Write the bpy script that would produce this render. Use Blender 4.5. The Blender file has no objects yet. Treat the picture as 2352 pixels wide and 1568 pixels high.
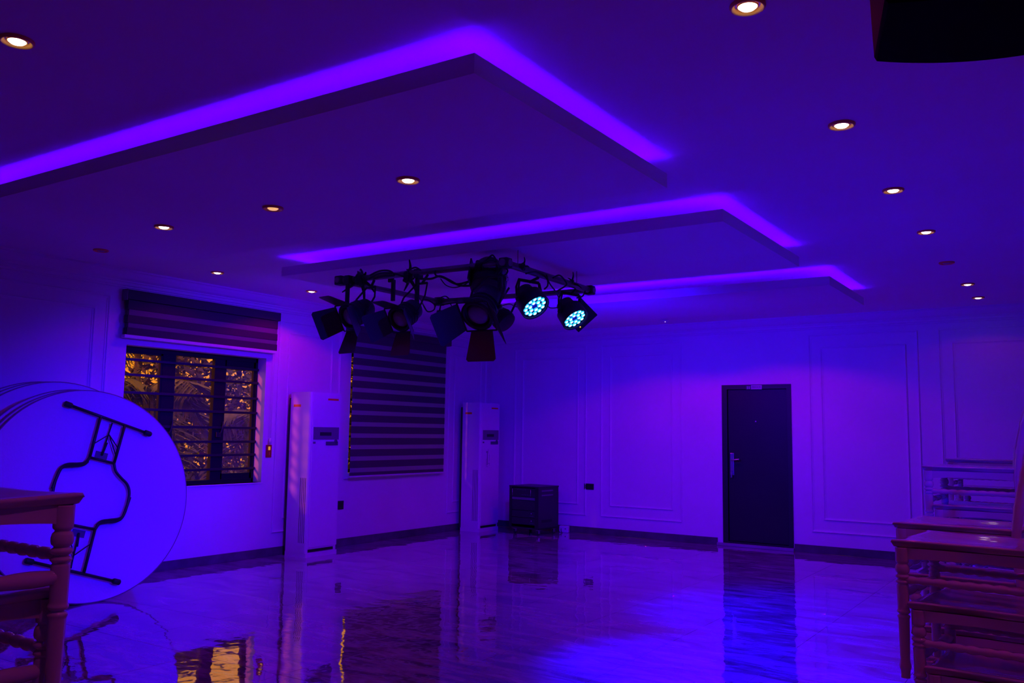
import bpy, bmesh, math, random
from mathutils import Vector, Matrix
random.seed(7)
S = bpy.context.scene
COL = S.collection
PI = math.pi
R = math.radians

# ------------------------------------------------------------------ camera
FPX = 2011.3
RIGHT = Vector((0.83536957, 0.54950321, 0.01427935))
UP = Vector((0.0450697, -0.09435962, 0.99451746))
FWD = Vector((-0.54783793, 0.83014606, 0.1035911))
EYE = Vector((0, 0, 1.5))
cam = bpy.data.cameras.new('camera')
cam.sensor_width = 36
cam.lens = 36 * FPX / 2352
cam.clip_start = 0.05
cam.clip_end = 200
co = bpy.data.objects.new('camera', cam)
COL.objects.link(co)
mw = Matrix.Identity(4)
for i in range(3):
    mw[i][0] = RIGHT[i]; mw[i][1] = UP[i]; mw[i][2] = -FWD[i]; mw[i][3] = EYE[i]
co.matrix_world = mw
S.camera = co
S.view_settings.view_transform = 'Standard'
S.view_settings.look = 'None'
S.view_settings.gamma = 1
S.view_settings.exposure = 0
S.view_settings.use_curve_mapping = False

def ray(px, py):
    return RIGHT * ((px - 1176) / FPX) - UP * ((py - 784) / FPX) + FWD

def at(px, py, ax, val):
    """surveying helper: where the sight line through a photo point meets a known plane of the room"""
    d = ray(px, py)
    return EYE + d * ((val - EYE[ax]) / d[ax])

# room dimensions (metres)
XL, YB, ZC, ZI = -8.23, 11.88, 3.10, 2.915
XR, YF = 3.4, -3.2

# ------------------------------------------------------------------ world (dusk sky outside the windows)
w = bpy.data.worlds.new('dusk_sky')
S.world = w
w.use_nodes = True
nt = w.node_tree
bg = nt.nodes['Background']
tc = nt.nodes.new('ShaderNodeTexCoord')
sx = nt.nodes.new('ShaderNodeSeparateXYZ')
cr = nt.nodes.new('ShaderNodeValToRGB')
cr.color_ramp.elements[0].position = 0.0
cr.color_ramp.elements[0].color = (1.0, 0.31, 0.01, 1)
cr.color_ramp.elements[1].position = 0.45
cr.color_ramp.elements[1].color = (1.0, 0.37, 0.004, 1)
nt.links.new(tc.outputs['Generated'], sx.inputs[0])
nt.links.new(sx.outputs['Z'], cr.inputs[0])
nt.links.new(cr.outputs[0], bg.inputs['Color'])
bg.inputs['Strength'].default_value = 1.5

# ------------------------------------------------------------------ lights
def light(name, kind, loc, color, power, target=None, angle=60, blend=0.6, radius=0.05):
    l = bpy.data.lights.new(name, kind)
    l.color = color
    l.energy = power
    l.shadow_soft_size = radius
    if kind == 'SPOT':
        l.spot_size = R(angle)
        l.spot_blend = blend
    o = bpy.data.objects.new(name, l)
    COL.objects.link(o)
    o.location = loc
    if target is not None:
        o.rotation_euler = (Vector(target) - Vector(loc)).to_track_quat('-Z', 'Y').to_euler()
    return o

BLUE = (0.0, 0.0, 1.0)
VIOLET = (0.16, 0.0, 1.0)
# low evening sun grazing along the outside of the left wall
o = light('low_sun', 'SUN', (-12, 0, 3), (1.0, 0.10, 0.10), 3.4)
o.rotation_euler = Vector((0.30, 1.0, -0.30)).to_track_quat('-Z', 'Y').to_euler()
o.data.angle = R(4)

# blue stage washes: the two LED cans on the rig in view
light('par_beam', 'SPOT', (-3.55, 5.75, 2.45), BLUE, 2300, (-1.95, 5.5, 0), 56, 0.9, 0.08)
light('par_beam', 'SPOT', (-3.55, 6.55, 2.45), BLUE, 1700, (-2.2, 7.7, 0), 60, 0.9, 0.08)
# added blue washes beside the rig that brighten the back and left walls
light('added_wall_wash', 'SPOT', (-4.3, 7.1, 2.55), (0.02, 0, 1), 620, (-4.2, 11.8, 0.6), 120, 1.0, 0.12)
light('added_wall_wash', 'SPOT', (-5.5, 6.3, 2.55), (0.05, 0, 1), 330, (-8.2, 7.2, 0.8), 125, 1.0, 0.12)
# added unseen blue spots for the light on the tables and back wall
light('added_blue_spot', 'SPOT', (1.0, 3.1, 2.8), BLUE, 3000, (-7.2, 4.9, 0.9), 26, 1.0, 0.10)
light('added_blue_spot', 'SPOT', (1.6, 1.2, 2.8), BLUE, 900, (-5.4, 11.8, 0.3), 30, 1.0, 0.10)

DOWN = []   # (x, y, z, lit)
for y in (3.08, 4.56, 5.97, 7.33, 10.06, 11.08): DOWN.append((-1.0, y, ZC, 1))
DOWN.append((-1.03, 8.73, ZC, 0))
DOWN += [(-3.67, 1.78, ZC, 1), (-3.16, 3.70, ZI, 1), (-4.32, 3.74, ZI, 2), (-5.41, 3.71, ZI, 1),
         (-7.45, 4.48, ZC, 0), (-7.44, 5.75, ZC, 1), (-7.47, 7.09, ZC, 1), (-3.37, 10.34, ZC, 1), (-4.84, 10.16, ZC, 1)]
for x, y, z, lit in DOWN:
    if lit:
        p = {(-3.37, 10.34): 25, (-4.84, 10.16): 26, (-7.47, 7.09): 20, (-7.44, 5.75): 4.5, (-1.0, 11.08): 2.5, (-1.0, 10.06): 2, (-1.0, 7.33): 2.5}.get((x, y), 6)
        light('downlight_or_fill_beam', 'SPOT', (x, y, z - 0.03), (1.0, 0.0, 0.42), p, (x, y, 0), 142, 0.22, 0.03)
# added unseen warm spots that brighten the chair stacks
light('downlight_or_fill_beam', 'SPOT', (-0.6, 0.9, ZC - 0.03), (1.0, 0.07, 0.62), 17, (-0.8, 1.4, 0), 120, 0.9, 0.05)
light('downlight_or_fill_beam', 'SPOT', (0.8, 3.2, ZC - 0.03), (1.0, 0.04, 0.60), 20, (0.2, 3.4, 0), 120, 0.9, 0.05)
light('downlight_or_fill_beam', 'SPOT', (0.8, 5.2, ZC - 0.03), (1.0, 0.03, 0.60), 18, (-0.2, 5.3, 0), 110, 0.9, 0.05)

# ------------------------------------------------------------------ materials
MATS = {}
def mat(name, color, rough=0.5, metal=0.0, spec=0.5, bump=0.0, bscale=8.0, var=0.0, vscale=3.0, emis=None, estr=0.0,
        coat=0.0, trans=0.0, alpha=1.0, stretch=None):
    if name in MATS: return MATS[name]
    m = bpy.data.materials.new(name)
    m.use_nodes = True
    t = m.node_tree
    b = t.nodes['Principled BSDF']
    b.inputs['Base Color'].default_value = (*color, 1)
    b.inputs['Roughness'].default_value = rough
    b.inputs['Metallic'].default_value = metal
    b.inputs['Specular IOR Level'].default_value = spec
    b.inputs['Coat Weight'].default_value = coat
    b.inputs['Coat Roughness'].default_value = 0.03
    b.inputs['Transmission Weight'].default_value = trans
    b.inputs['Alpha'].default_value = alpha
    co_ = t.nodes.new('ShaderNodeTexCoord')
    mp = t.nodes.new('ShaderNodeMapping')
    if stretch: mp.inputs['Scale'].default_value = stretch
    t.links.new(co_.outputs['Object'], mp.inputs[0])
    if var > 0:
        n = t.nodes.new('ShaderNodeTexNoise')
        n.inputs['Scale'].default_value = vscale
        n.inputs['Detail'].default_value = 6
        t.links.new(mp.outputs[0], n.inputs['Vector'])
        r_ = t.nodes.new('ShaderNodeValToRGB')
        r_.color_ramp.elements[0].position = 0.3
        r_.color_ramp.elements[1].position = 0.7
        r_.color_ramp.elements[0].color = tuple(c * (1 - var) for c in color) + (1,)
        r_.color_ramp.elements[1].color = tuple(min(1, c * (1 + var * 0.5)) for c in color) + (1,)
        t.links.new(n.outputs['Fac'], r_.inputs[0])
        t.links.new(r_.outputs[0], b.inputs['Base Color'])
    if bump > 0:
        n2 = t.nodes.new('ShaderNodeTexNoise')
        n2.inputs['Scale'].default_value = bscale
        n2.inputs['Detail'].default_value = 3
        t.links.new(mp.outputs[0], n2.inputs['Vector'])
        bp = t.nodes.new('ShaderNodeBump')
        bp.inputs['Strength'].default_value = bump
        bp.inputs['Distance'].default_value = 0.02
        t.links.new(n2.outputs['Fac'], bp.inputs['Height'])
        t.links.new(bp.outputs[0], b.inputs['Normal'])
    if emis:
        b.inputs['Emission Color'].default_value = (*emis, 1)
        b.inputs['Emission Strength'].default_value = estr
    MATS[name] = m
    return m

def glass_mat(name, tint=(1, 1, 1), ior=0.06):
    m = bpy.data.materials.new(name); m.use_nodes = True
    t = m.node_tree; t.nodes.clear()
    o = t.nodes.new('ShaderNodeOutputMaterial'); mx = t.nodes.new('ShaderNodeMixShader')
    lw = t.nodes.new('ShaderNodeLayerWeight'); lw.inputs['Blend'].default_value = 0.5
    pw = t.nodes.new('ShaderNodeMath'); pw.operation = 'POWER'; pw.inputs[1].default_value = 4
    f = t.nodes.new('ShaderNodeMapRange'); f.inputs['To Min'].default_value = ior; f.inputs['To Max'].default_value = 0.8
    t.links.new(lw.outputs['Facing'], pw.inputs[0]); t.links.new(pw.outputs[0], f.inputs[0])
    tr = t.nodes.new('ShaderNodeBsdfTransparent'); tr.inputs[0].default_value = (*tint, 1)
    g = t.nodes.new('ShaderNodeBsdfGlossy'); g.inputs['Roughness'].default_value = 0.02
    t.links.new(f.outputs[0], mx.inputs[0]); t.links.new(tr.outputs[0], mx.inputs[1]); t.links.new(g.outputs[0], mx.inputs[2])
    t.links.new(mx.outputs[0], o.inputs[0])
    return m

def sheer_mat(name):
    m = bpy.data.materials.new(name); m.use_nodes = True
    t = m.node_tree; t.nodes.clear()
    o = t.nodes.new('ShaderNodeOutputMaterial'); mx = t.nodes.new('ShaderNodeMixShader'); mx2 = t.nodes.new('ShaderNodeMixShader')
    tr = t.nodes.new('ShaderNodeBsdfTranslucent'); tr.inputs[0].default_value = (0.75, 0.7, 0.7, 1)
    d = t.nodes.new('ShaderNodeBsdfDiffuse'); d.inputs[0].default_value = (0.30, 0.28, 0.30, 1)
    tp = t.nodes.new('ShaderNodeBsdfTransparent')
    wv = t.nodes.new('ShaderNodeTexNoise'); wv.inputs['Scale'].default_value = 120
    cl = t.nodes.new('ShaderNodeMapRange'); cl.inputs['To Min'].default_value = 0.0; cl.inputs['To Max'].default_value = 0.06
    t.links.new(wv.outputs['Fac'], cl.inputs[0])
    mx.inputs[0].default_value = 0.16
    t.links.new(d.outputs[0], mx.inputs[1]); t.links.new(tr.outputs[0], mx.inputs[2])
    t.links.new(cl.outputs[0], mx2.inputs[0]); t.links.new(mx.outputs[0], mx2.inputs[1]); t.links.new(tp.outputs[0], mx2.inputs[2])
    t.links.new(mx2.outputs[0], o.inputs[0])
    return m

def floor_mat():
    m = bpy.data.materials.new('polished_porcelain'); m.use_nodes = True
    t = m.node_tree; b = t.nodes['Principled BSDF']
    g = t.nodes.new('ShaderNodeNewGeometry')
    mp = t.nodes.new('ShaderNodeMapping'); mp.inputs['Rotation'].default_value = (0, 0, R(28)); mp.inputs['Scale'].default_value = (0.7, 2.6, 1)
    t.links.new(g.outputs['Position'], mp.inputs[0])
    n = t.nodes.new('ShaderNodeTexNoise'); n.inputs['Scale'].default_value = 2.4; n.inputs['Detail'].default_value = 9
    n.inputs['Roughness'].default_value = 0.66; n.inputs['Distortion'].default_value = 1.1
    t.links.new(mp.outputs[0], n.inputs['Vector'])
    r_ = t.nodes.new('ShaderNodeValToRGB')
    r_.color_ramp.elements[0].position = 0.34; r_.color_ramp.elements[0].color = (0.09, 0.09, 0.09, 1)
    r_.color_ramp.elements[1].position = 0.64; r_.color_ramp.elements[1].color = (0.48, 0.48, 0.48, 1)
    t.links.new(n.outputs['Fac'], r_.inputs[0]); t.links.new(r_.outputs[0], b.inputs['Base Color'])
    b.inputs['Roughness'].default_value = 0.035
    b.inputs['Specular IOR Level'].default_value = 0.9
    b.inputs['Coat Weight'].default_value = 0.7; b.inputs['Coat IOR'].default_value = 1.7; b.inputs['Coat Roughness'].default_value = 0.02
    n2 = t.nodes.new('ShaderNodeTexNoise'); n2.inputs['Scale'].default_value = 3.2; n2.inputs['Detail'].default_value = 2.5
    t.links.new(g.outputs['Position'], n2.inputs['Vector'])
    bp = t.nodes.new('ShaderNodeBump'); bp.inputs['Strength'].default_value = 0.17; bp.inputs['Distance'].default_value = 0.02
    t.links.new(n2.outputs['Fac'], bp.inputs['Height']); t.links.new(bp.outputs[0], b.inputs['Normal']); t.links.new(bp.outputs[0], b.inputs['Coat Normal'])
    return m

M_WALL = mat('painted_plaster', (0.72, 0.72, 0.72), 0.55, bump=0.05, bscale=30, var=0.06, vscale=1.3, spec=0.3)
M_CEIL = mat('painted_ceiling', (0.84, 0.84, 0.84), 0.7, bump=0.04, bscale=14, var=0.05, vscale=0.8, spec=0.2)
M_TRIM = mat('painted_moulding', (0.72, 0.72, 0.72), 0.45, spec=0.35)
M_SKIRT = mat('dark_skirting_tile', (0.10, 0.10, 0.105), 0.18, var=0.35, vscale=5, spec=0.5)
M_GROUT = mat('grout', (0.08, 0.08, 0.08), 0.8)
M_FLOOR = floor_mat()
M_CHAIR = mat('white_resin', (0.62, 0.60, 0.58), 0.10, spec=0.5, bump=0.03, bscale=18, coat=0.6)
M_ALU = mat('dark_aluminium', (0.014, 0.014, 0.018), 0.6, spec=0.12)
M_BAR = mat('black_steel_bar', (0.012, 0.012, 0.014), 0.5)
M_BLACK = mat('matt_black_metal', (0.018, 0.018, 0.02), 0.5, spec=0.35)
M_BLACK2 = mat('black_enamel', (0.028, 0.028, 0.032), 0.4, spec=0.4)
M_CABLE = mat('black_rubber', (0.01, 0.01, 0.01), 0.6)
M_PIPE = mat('galvanised_pipe', (0.20, 0.17, 0.16), 0.42, metal=0.6, var=0.3, vscale=9)
M_AC = mat('white_appliance_plastic', (0.70, 0.70, 0.70), 0.35, spec=0.4)
M_ACD = mat('smoked_display_panel', (0.16, 0.16, 0.17), 0.25)
M_DARK = mat('black_slot', (0.006, 0.006, 0.006), 0.6)
M_YEL = mat('yellow_sticker', (0.85, 0.42, 0.01), 0.5)
M_DOOR = mat('dark_steel_door', (0.016, 0.016, 0.019), 0.45, spec=0.3, var=0.15, vscale=2)
M_DFRAME = mat('black_door_frame', (0.008, 0.008, 0.008), 0.5)
M_CHROME = mat('brushed_chrome', (0.6, 0.6, 0.62), 0.25, metal=1.0)
M_GLASS = glass_mat('window_glass', (0.90, 0.90, 0.92), 0.11)
M_SHEER = sheer_mat('sheer_fabric')
M_DENSE = mat('dense_blind_fabric', (0.065, 0.05, 0.055), 0.8, bump=0.1, bscale=90)
M_DENSE1 = mat('charcoal_blind_fabric', (0.04, 0.035, 0.04), 0.8, bump=0.1, bscale=90)
M_SHEER1 = mat('pale_blind_band', (0.15, 0.14, 0.15), 0.8, bump=0.1, bscale=90)
M_RAIL = mat('white_blind_rail', (0.65, 0.65, 0.65), 0.4)
M_TABLE = mat('white_table_plastic', (0.80, 0.80, 0.80), 0.6, bump=0.12, bscale=60, spec=0.25)
M_TRIMBR = mat('table_edge_band', (0.30, 0.24, 0.22), 0.5)
M_TUBE = mat('black_table_tube', (0.016, 0.014, 0.014), 0.35, spec=0.5)
M_GOLD = mat('brass_lamp_trim', (0.95, 0.50, 0.10), 0.35, metal=0.15)
M_BULBW = mat('dim_golden_bulb', (1, 0.7, 0.4), 0.4, emis=(1.0, 0.50, 0.16), estr=0.9)
M_BULB = mat('lit_bulb', (1, 1, 1), 0.4, emis=(1.0, 0.78, 0.74), estr=7.5)
M_BULBD = mat('unlit_bulb', (0.5, 0.3, 0.3), 0.3)
M_REFL = mat('lamp_reflector', (0.55, 0.25, 0.5), 0.3, metal=0.6)
M_LENS = mat('fresnel_lens', (0.30, 0.28, 0.30), 0.12, spec=0.6, bump=0.3, bscale=40)
M_LED = mat('blue_led', (0.2, 0.9, 1), 0.3, emis=(0.03, 0.62, 0.85), estr=1.15)
M_LEDC = mat('led_core', (1, 1, 1), 0.3, emis=(1.0, 0.80, 0.78), estr=1.2)
M_LEDR = mat('red_indicator_led', (1, 0.1, 0.05), 0.3, emis=(1, 0.03, 0.01), estr=2.5)
M_COVE = mat('cove_led_strip', (0.2, 0.1, 1), 0.3, emis=(0.085, 0.0, 1.0), estr=26)
M_PLAQ = mat('pale_plaque', (0.40, 0.40, 0.45), 0.4)
M_PLAQD = mat('dark_plaque', (0.06, 0.06, 0.10), 0.4)
M_RED = mat('red_switch_plate', (0.42, 0.03, 0.01), 0.3)
M_LEAF = mat('palm_leaf', (0.06, 0.045, 0.06), 0.5, var=0.5, vscale=4)
M_LEAF2 = mat('shrub_leaf', (0.055, 0.04, 0.055), 0.5, var=0.5, vscale=5)
M_TRUNK = mat('palm_trunk', (0.25, 0.18, 0.12), 0.9, bump=0.5, bscale=20, var=0.4, vscale=12)
M_LAWN = mat('lawn', (0.10, 0.14, 0.03), 0.9, var=0.5, vscale=6)
M_SPK = mat('speaker_paint', (0.003, 0.003, 0.004), 0.8, spec=0.03)
M_GRILLE = mat('speaker_grille', (0.004, 0.004, 0.005), 0.9, spec=0.03, bump=0.4, bscale=300)

# ------------------------------------------------------------------ object helpers
def tag(o, label=None, cat=None, group=None, kind=None):
    if label: o['label'] = label
    if cat: o['category'] = cat
    if group: o['group'] = group
    if kind: o['kind'] = kind
    return o

def empty(name, loc=(0, 0, 0), rz=0.0, label=None, cat=None, group=None):
    o = bpy.data.objects.new(name, None)
    o.empty_display_size = 0.1
    COL.objects.link(o)
    o.location = loc
    o.rotation_euler = (0, 0, rz)
    return tag(o, label, cat, group)

class MB:
    """collects shapes, then links them as one mesh object"""
    def __init__(s): s.v = []; s.f = []; s.smooth = []
    def add(s, vs, fs, smooth=False, m=None):
        k = len(s.v)
        for p in vs:
            p = Vector(p)
            if m is not None: p = m @ p
            s.v.append(tuple(p))
        for f in fs:
            s.f.append([k + i for i in f]); s.smooth.append(smooth)
        return s
    def box(s, a, b, m=None, bev=0.0):
        x0, y0, z0 = min(a[0], b[0]), min(a[1], b[1]), min(a[2], b[2])
        x1, y1, z1 = max(a[0], b[0]), max(a[1], b[1]), max(a[2], b[2])
        if bev > 0:
            bm = bmesh.new()
            bmesh.ops.create_cube(bm, size=1)
            for v in bm.verts:
                v.co = Vector(((x0 + x1) / 2 + v.co.x * (x1 - x0), (y0 + y1) / 2 + v.co.y * (y1 - y0), (z0 + z1) / 2 + v.co.z * (z1 - z0)))
            bmesh.ops.bevel(bm, geom=bm.edges[:], offset=bev, segments=2, affect='EDGES', profile=0.5)
            bm.verts.index_update()
            s.add([v.co.copy() for v in bm.verts], [[v.index for v in f.verts] for f in bm.faces], False, m)
            bm.free()
            return s
        vs = [(x, y, z) for x in (x0, x1) for y in (y0, y1) for z in (z0, z1)]
        fs = [(0, 1, 3, 2), (4, 6, 7, 5), (0, 4, 5, 1), (2, 3, 7, 6), (0, 2, 6, 4), (1, 5, 7, 3)]
        return s.add(vs, fs, False, m)
    def lathe(s, prof, n=24, m=None, smooth=True, cap=True):
        """prof: (r, z) pairs about local z"""
        vs = []; fs = []
        for r_, z in prof:
            for i in range(n):
                a = 2 * PI * i / n
                vs.append((r_ * math.cos(a), r_ * math.sin(a), z))
        for k in range(len(prof) - 1):
            for i in range(n):
                j = (i + 1) % n
                fs.append((k * n + i, k * n + j, (k + 1) * n + j, (k + 1) * n + i))
        s.add(vs, fs, smooth, m)
        if cap:
            k = len(s.v) - len(vs)
            if prof[0][0] > 1e-5: s.f.append([k + i for i in range(n)][::-1]); s.smooth.append(False)
            if prof[-1][0] > 1e-5: s.f.append([k + (len(prof) - 1) * n + i for i in range(n)]); s.smooth.append(False)
        return s
    def tube(s, pts, r_, n=8, closed=False, m=None, radii=None):
        P = [Vector(p) for p in pts]
        N = len(P)
        vs = []; fs = []
        t0 = (P[1] - P[0]).normalized()
        nrm = t0.orthogonal().normalized()
        for k in range(N):
            if closed: t = (P[(k + 1) % N] - P[k - 1]).normalized()
            else: t = (P[min(k + 1, N - 1)] - P[max(k - 1, 0)]).normalized()
            nrm = (nrm - t * nrm.dot(t))
            nrm = nrm.normalized() if nrm.length > 1e-6 else t.orthogonal().normalized()
            b = t.cross(nrm)
            rr = radii[k] if radii else r_
            for i in range(n):
                a = 2 * PI * i / n
                vs.append(P[k] + (nrm * math.cos(a) + b * math.sin(a)) * rr)
        for k in range(N if closed else N - 1):
            k2 = (k + 1) % N
            for i in range(n):
                j = (i + 1) % n
                fs.append((k * n + i, k * n + j, k2 * n + j, k2 * n + i))
        base = len(s.v)
        s.add(vs, fs, True, m)
        if not closed:
            s.f.append([base + i for i in range(n)][::-1]); s.smooth.append(False)
            s.f.append([base + (N - 1) * n + i for i in range(n)]); s.smooth.append(False)
        return s
    def prism(s, poly, h0, h1, m=None):
        """polygon in xy, extruded between z=h0 and h1"""
        n = len(poly)
        vs = [(x, y, h0) for x, y in poly] + [(x, y, h1) for x, y in poly]
        fs = [list(range(n))[::-1], list(range(n, 2 * n))] + [(i, (i + 1) % n, n + (i + 1) % n, n + i) for i in range(n)]
        return s.add(vs, fs, False, m)
    def build(s, name, material, parent=None, kind=None, label=None):
        me = bpy.data.meshes.new(name)
        me.from_pydata(s.v, [], s.f)
        me.polygons.foreach_set('use_smooth', s.smooth)
        me.materials.append(material)
        bm = bmesh.new(); bm.from_mesh(me)
        bmesh.ops.recalc_face_normals(bm, faces=bm.faces[:])
        bm.to_mesh(me); bm.free()
        me.update()
        o = bpy.data.objects.new(name, me)
        COL.objects.link(o)
        if parent is not None: o.parent = parent
        if kind: o['kind'] = kind
        if label: o['label'] = label
        return o

def smooth_path(pts, k=6):
    P = [Vector(p) for p in pts]
    out = []
    for i in range(len(P) - 1):
        p0 = P[max(i - 1, 0)]; p1 = P[i]; p2 = P[i + 1]; p3 = P[min(i + 2, len(P) - 1)]
        for j in range(k):
            t = j / k
            out.append(0.5 * ((2 * p1) + (p2 - p0) * t + (2 * p0 - 5 * p1 + 4 * p2 - p3) * t * t + (3 * p1 - p0 - 3 * p2 + p3) * t ** 3))
    out.append(P[-1])
    return out

def copy_tree(o, parent=None):
    c = o.copy(); COL.objects.link(c); c.parent = parent
    for ch in list(o.children): copy_tree(ch, c)
    return c

def frame_to(loc, d, upv=(0, 0, 1)):
    """matrix whose local +z looks along d"""
    z = Vector(d).normalized(); u = Vector(upv)
    x = u.cross(z).normalized(); y = z.cross(x)
    m = Matrix.Identity(4)
    for i in range(3):
        m[i][0] = x[i]; m[i][1] = y[i]; m[i][2] = z[i]; m[i][3] = loc[i]
    return m

# ------------------------------------------------------------------ room shell
def wall_with_holes(name, ax, v0, v1, u0, u1, z0, z1, holes):
    """ax: 0 wall normal is x (u=y); 1 wall normal is y (u=x)"""
    us = sorted({u0, u1} | {h[0] for h in holes} | {h[1] for h in holes})
    zs = sorted({z0, z1} | {h[2] for h in holes} | {h[3] for h in holes})
    b = MB()
    for i in range(len(us) - 1):
        for j in range(len(zs) - 1):
            cu = (us[i] + us[i + 1]) / 2; cz = (zs[j] + zs[j + 1]) / 2
            if any(h[0] < cu < h[1] and h[2] < cz < h[3] for h in holes): continue
            if ax == 0: b.box((v0, us[i], zs[j]), (v1, us[i + 1], zs[j + 1]))
            else: b.box((us[i], v0, zs[j]), (us[i + 1], v1, zs[j + 1]))
    return b.build(name, M_WALL, None, 'structure')

W1 = (5.29, 7.125, 0.875, 2.345)
W2 = (8.575, 10.42, 0.94, 2.55)
DOORH = (-4.30, -3.34, 0.04, 2.205)
wall_with_holes('wall_left', 0, XL - 0.25, XL, YF, YB + 0.25, 0, ZC + 0.1, [W1, W2])
wall_with_holes('wall_back', 1, YB, YB + 0.25, XL, XR + 0.25, 0, ZC + 0.1, [DOORH])
MB().box((XR, YF, 0), (XR + 0.2, YB, ZC + 0.1)).build('wall_right', M_WALL, None, 'structure')
MB().box((XL, YF - 0.2, 0), (XR + 0.2, YF, ZC + 0.1)).build('wall_front', M_WALL, None, 'structure')
MB().box((XL, YF, ZC), (XR, YB, ZC + 0.1)).build('ceiling', M_CEIL, None, 'structure')

# floor: grout bed plus polished tiles, each tile a piece of its own
fl = MB().box((XL - 0.0, YF, -0.12), (XR, YB, -0.004)).build('floor', M_GROUT, None, 'structure')
T = 0.8
tile_me = None
k = 0
y = YB
while y > YF + 0.05:
    x = XL
    y0 = max(y - T, YF)
    while x < 2.2:
        x1 = x + T
        full = abs(y - T - y0) < 1e-6
        if full and tile_me is not None:
            o = bpy.data.objects.new('tile', tile_me); COL.objects.link(o)
        else:
            o = MB().box((-T / 2 + 0.0012, (y0 - y) + T / 2 + 0.0012, -0.008), (T / 2 - 0.0012, T / 2 - 0.0012, 0), bev=0.0008).build('tile', M_FLOOR)
            if full: tile_me = o.data
        o.parent = fl
        o.location = (x + T / 2, y - T / 2, random.uniform(-0.0004, 0.0))
        o.rotation_euler = (random.uniform(-1, 1) * 0.0005, random.uniform(-1, 1) * 0.0005, 0)
        x = x1
    y -= T
# remaining floor strip far right, out of view
MB().box((XL + T * 14 if XL + T * 14 > 2.2 else 2.2, YF, -0.004), (XR, YB, 0)).build('floor_strip', M_FLOOR, fl)

# skirting
MB().box((XL, YF, 0), (XL + 0.012, YB, 0.10), bev=0.003).build('baseboard_left', M_SKIRT, None, 'structure')
b = MB()
b.box((XL + 0.012, YB - 0.012, 0), (-4.38, YB, 0.10), bev=0.003)
b.box((-3.33, YB - 0.012, 0), (XR, YB, 0.10), bev=0.003)
b.build('baseboard_back', M_SKIRT, None, 'structure')
# door threshold step
MB().box((-4.38, YB - 0.05, 0), (-3.33, YB + 0.2, 0.04), bev=0.006).build('trim_1', mat('threshold_stone', (0.30, 0.30, 0.32), 0.3, var=0.2), None, 'structure')

# crown moulding, stepped cove profile (distance from wall, z)
prof = [(0.0, ZC), (0.115, ZC), (0.115, ZC - 0.018), (0.10, ZC - 0.022), (0.085, ZC - 0.05), (0.06, ZC - 0.085), (0.034, ZC - 0.105),
        (0.034, ZC - 0.118), (0.022, ZC - 0.122), (0.022, ZC - 0.150), (0.012, ZC - 0.158), (0.012, ZC - 0.172), (0.0, ZC - 0.176)]
def crown(name, f, a, bb):
    n = len(prof)
    vs = [f(a, d, z) for d, z in prof] + [f(bb, d, z) for d, z in prof]
    fs = [(i, i + 1, n + i + 1, n + i) for i in range(n - 1)] + [tuple(range(n)), tuple(range(n, 2 * n))]
    MB().add(vs, fs).build(name, M_TRIM, None, 'structure')
crown('trim_2', lambda u, d, z: (XL + d, u, z), YF, YB)
crown('trim_3', lambda u, d, z: (u, YB - d, z), XL, XR)

# wall panel mouldings
tn = [4]
def moulding(side, u0, u1, z0, z1, wd=0.034, dp=0.016):
    b = MB()
    def P(u, z, d): return (XL + d, u, z) if side == 'L' else (u, YB - d, z)
    rings = []
    for off, d in ((0, 0), (0, dp * 0.6), (wd * 0.25, dp), (wd * 0.5, dp * 0.75), (wd * 0.62, dp * 0.4), (wd, dp * 0.3), (wd, 0)):
        rings.append([P(u0 + off, z0 + off, d), P(u1 - off, z0 + off, d), P(u1 - off, z1 - off, d), P(u0 + off, z1 - off, d)])
    vs = [p for r_ in rings for p in r_]
    fs = []
    for k in range(len(rings) - 1):
        for i in range(4):
            j = (i + 1) % 4
            fs.append((k * 4 + i, k * 4 + j, (k + 1) * 4 + j, (k + 1) * 4 + i))
    b.add(vs, fs)
    b.build('trim_%d' % tn[0], M_TRIM, None, 'structure'); tn[0] += 1
ZP0, ZP1, ZQ0, ZQ1 = 0.27, 2.85, 0.43, 2.68
for (a, bb) in ((-7.77, -6.45), (-6.20, -4.90), (-3.10, -1.76), (-1.53, -0.19), (0.04, 1.38)):
    moulding('B', a, bb, ZP0, ZP1)
    moulding('B', a + 0.15, bb - 0.14, ZQ0, ZQ1)
for (a, bb) in ((0.6, 1.95), (2.17, 3.5), (3.73, 5.08), (7.31, 8.37)):
    moulding('L', a, bb, ZP0, 2.83)
    moulding('L', a + 0.15, bb - 0.15, ZQ0, 2.69)
moulding('L', 10.72, 11.72, ZP0, 2.83)
moulding('L', 10.86, 11.58, ZQ0, 2.69)

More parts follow.
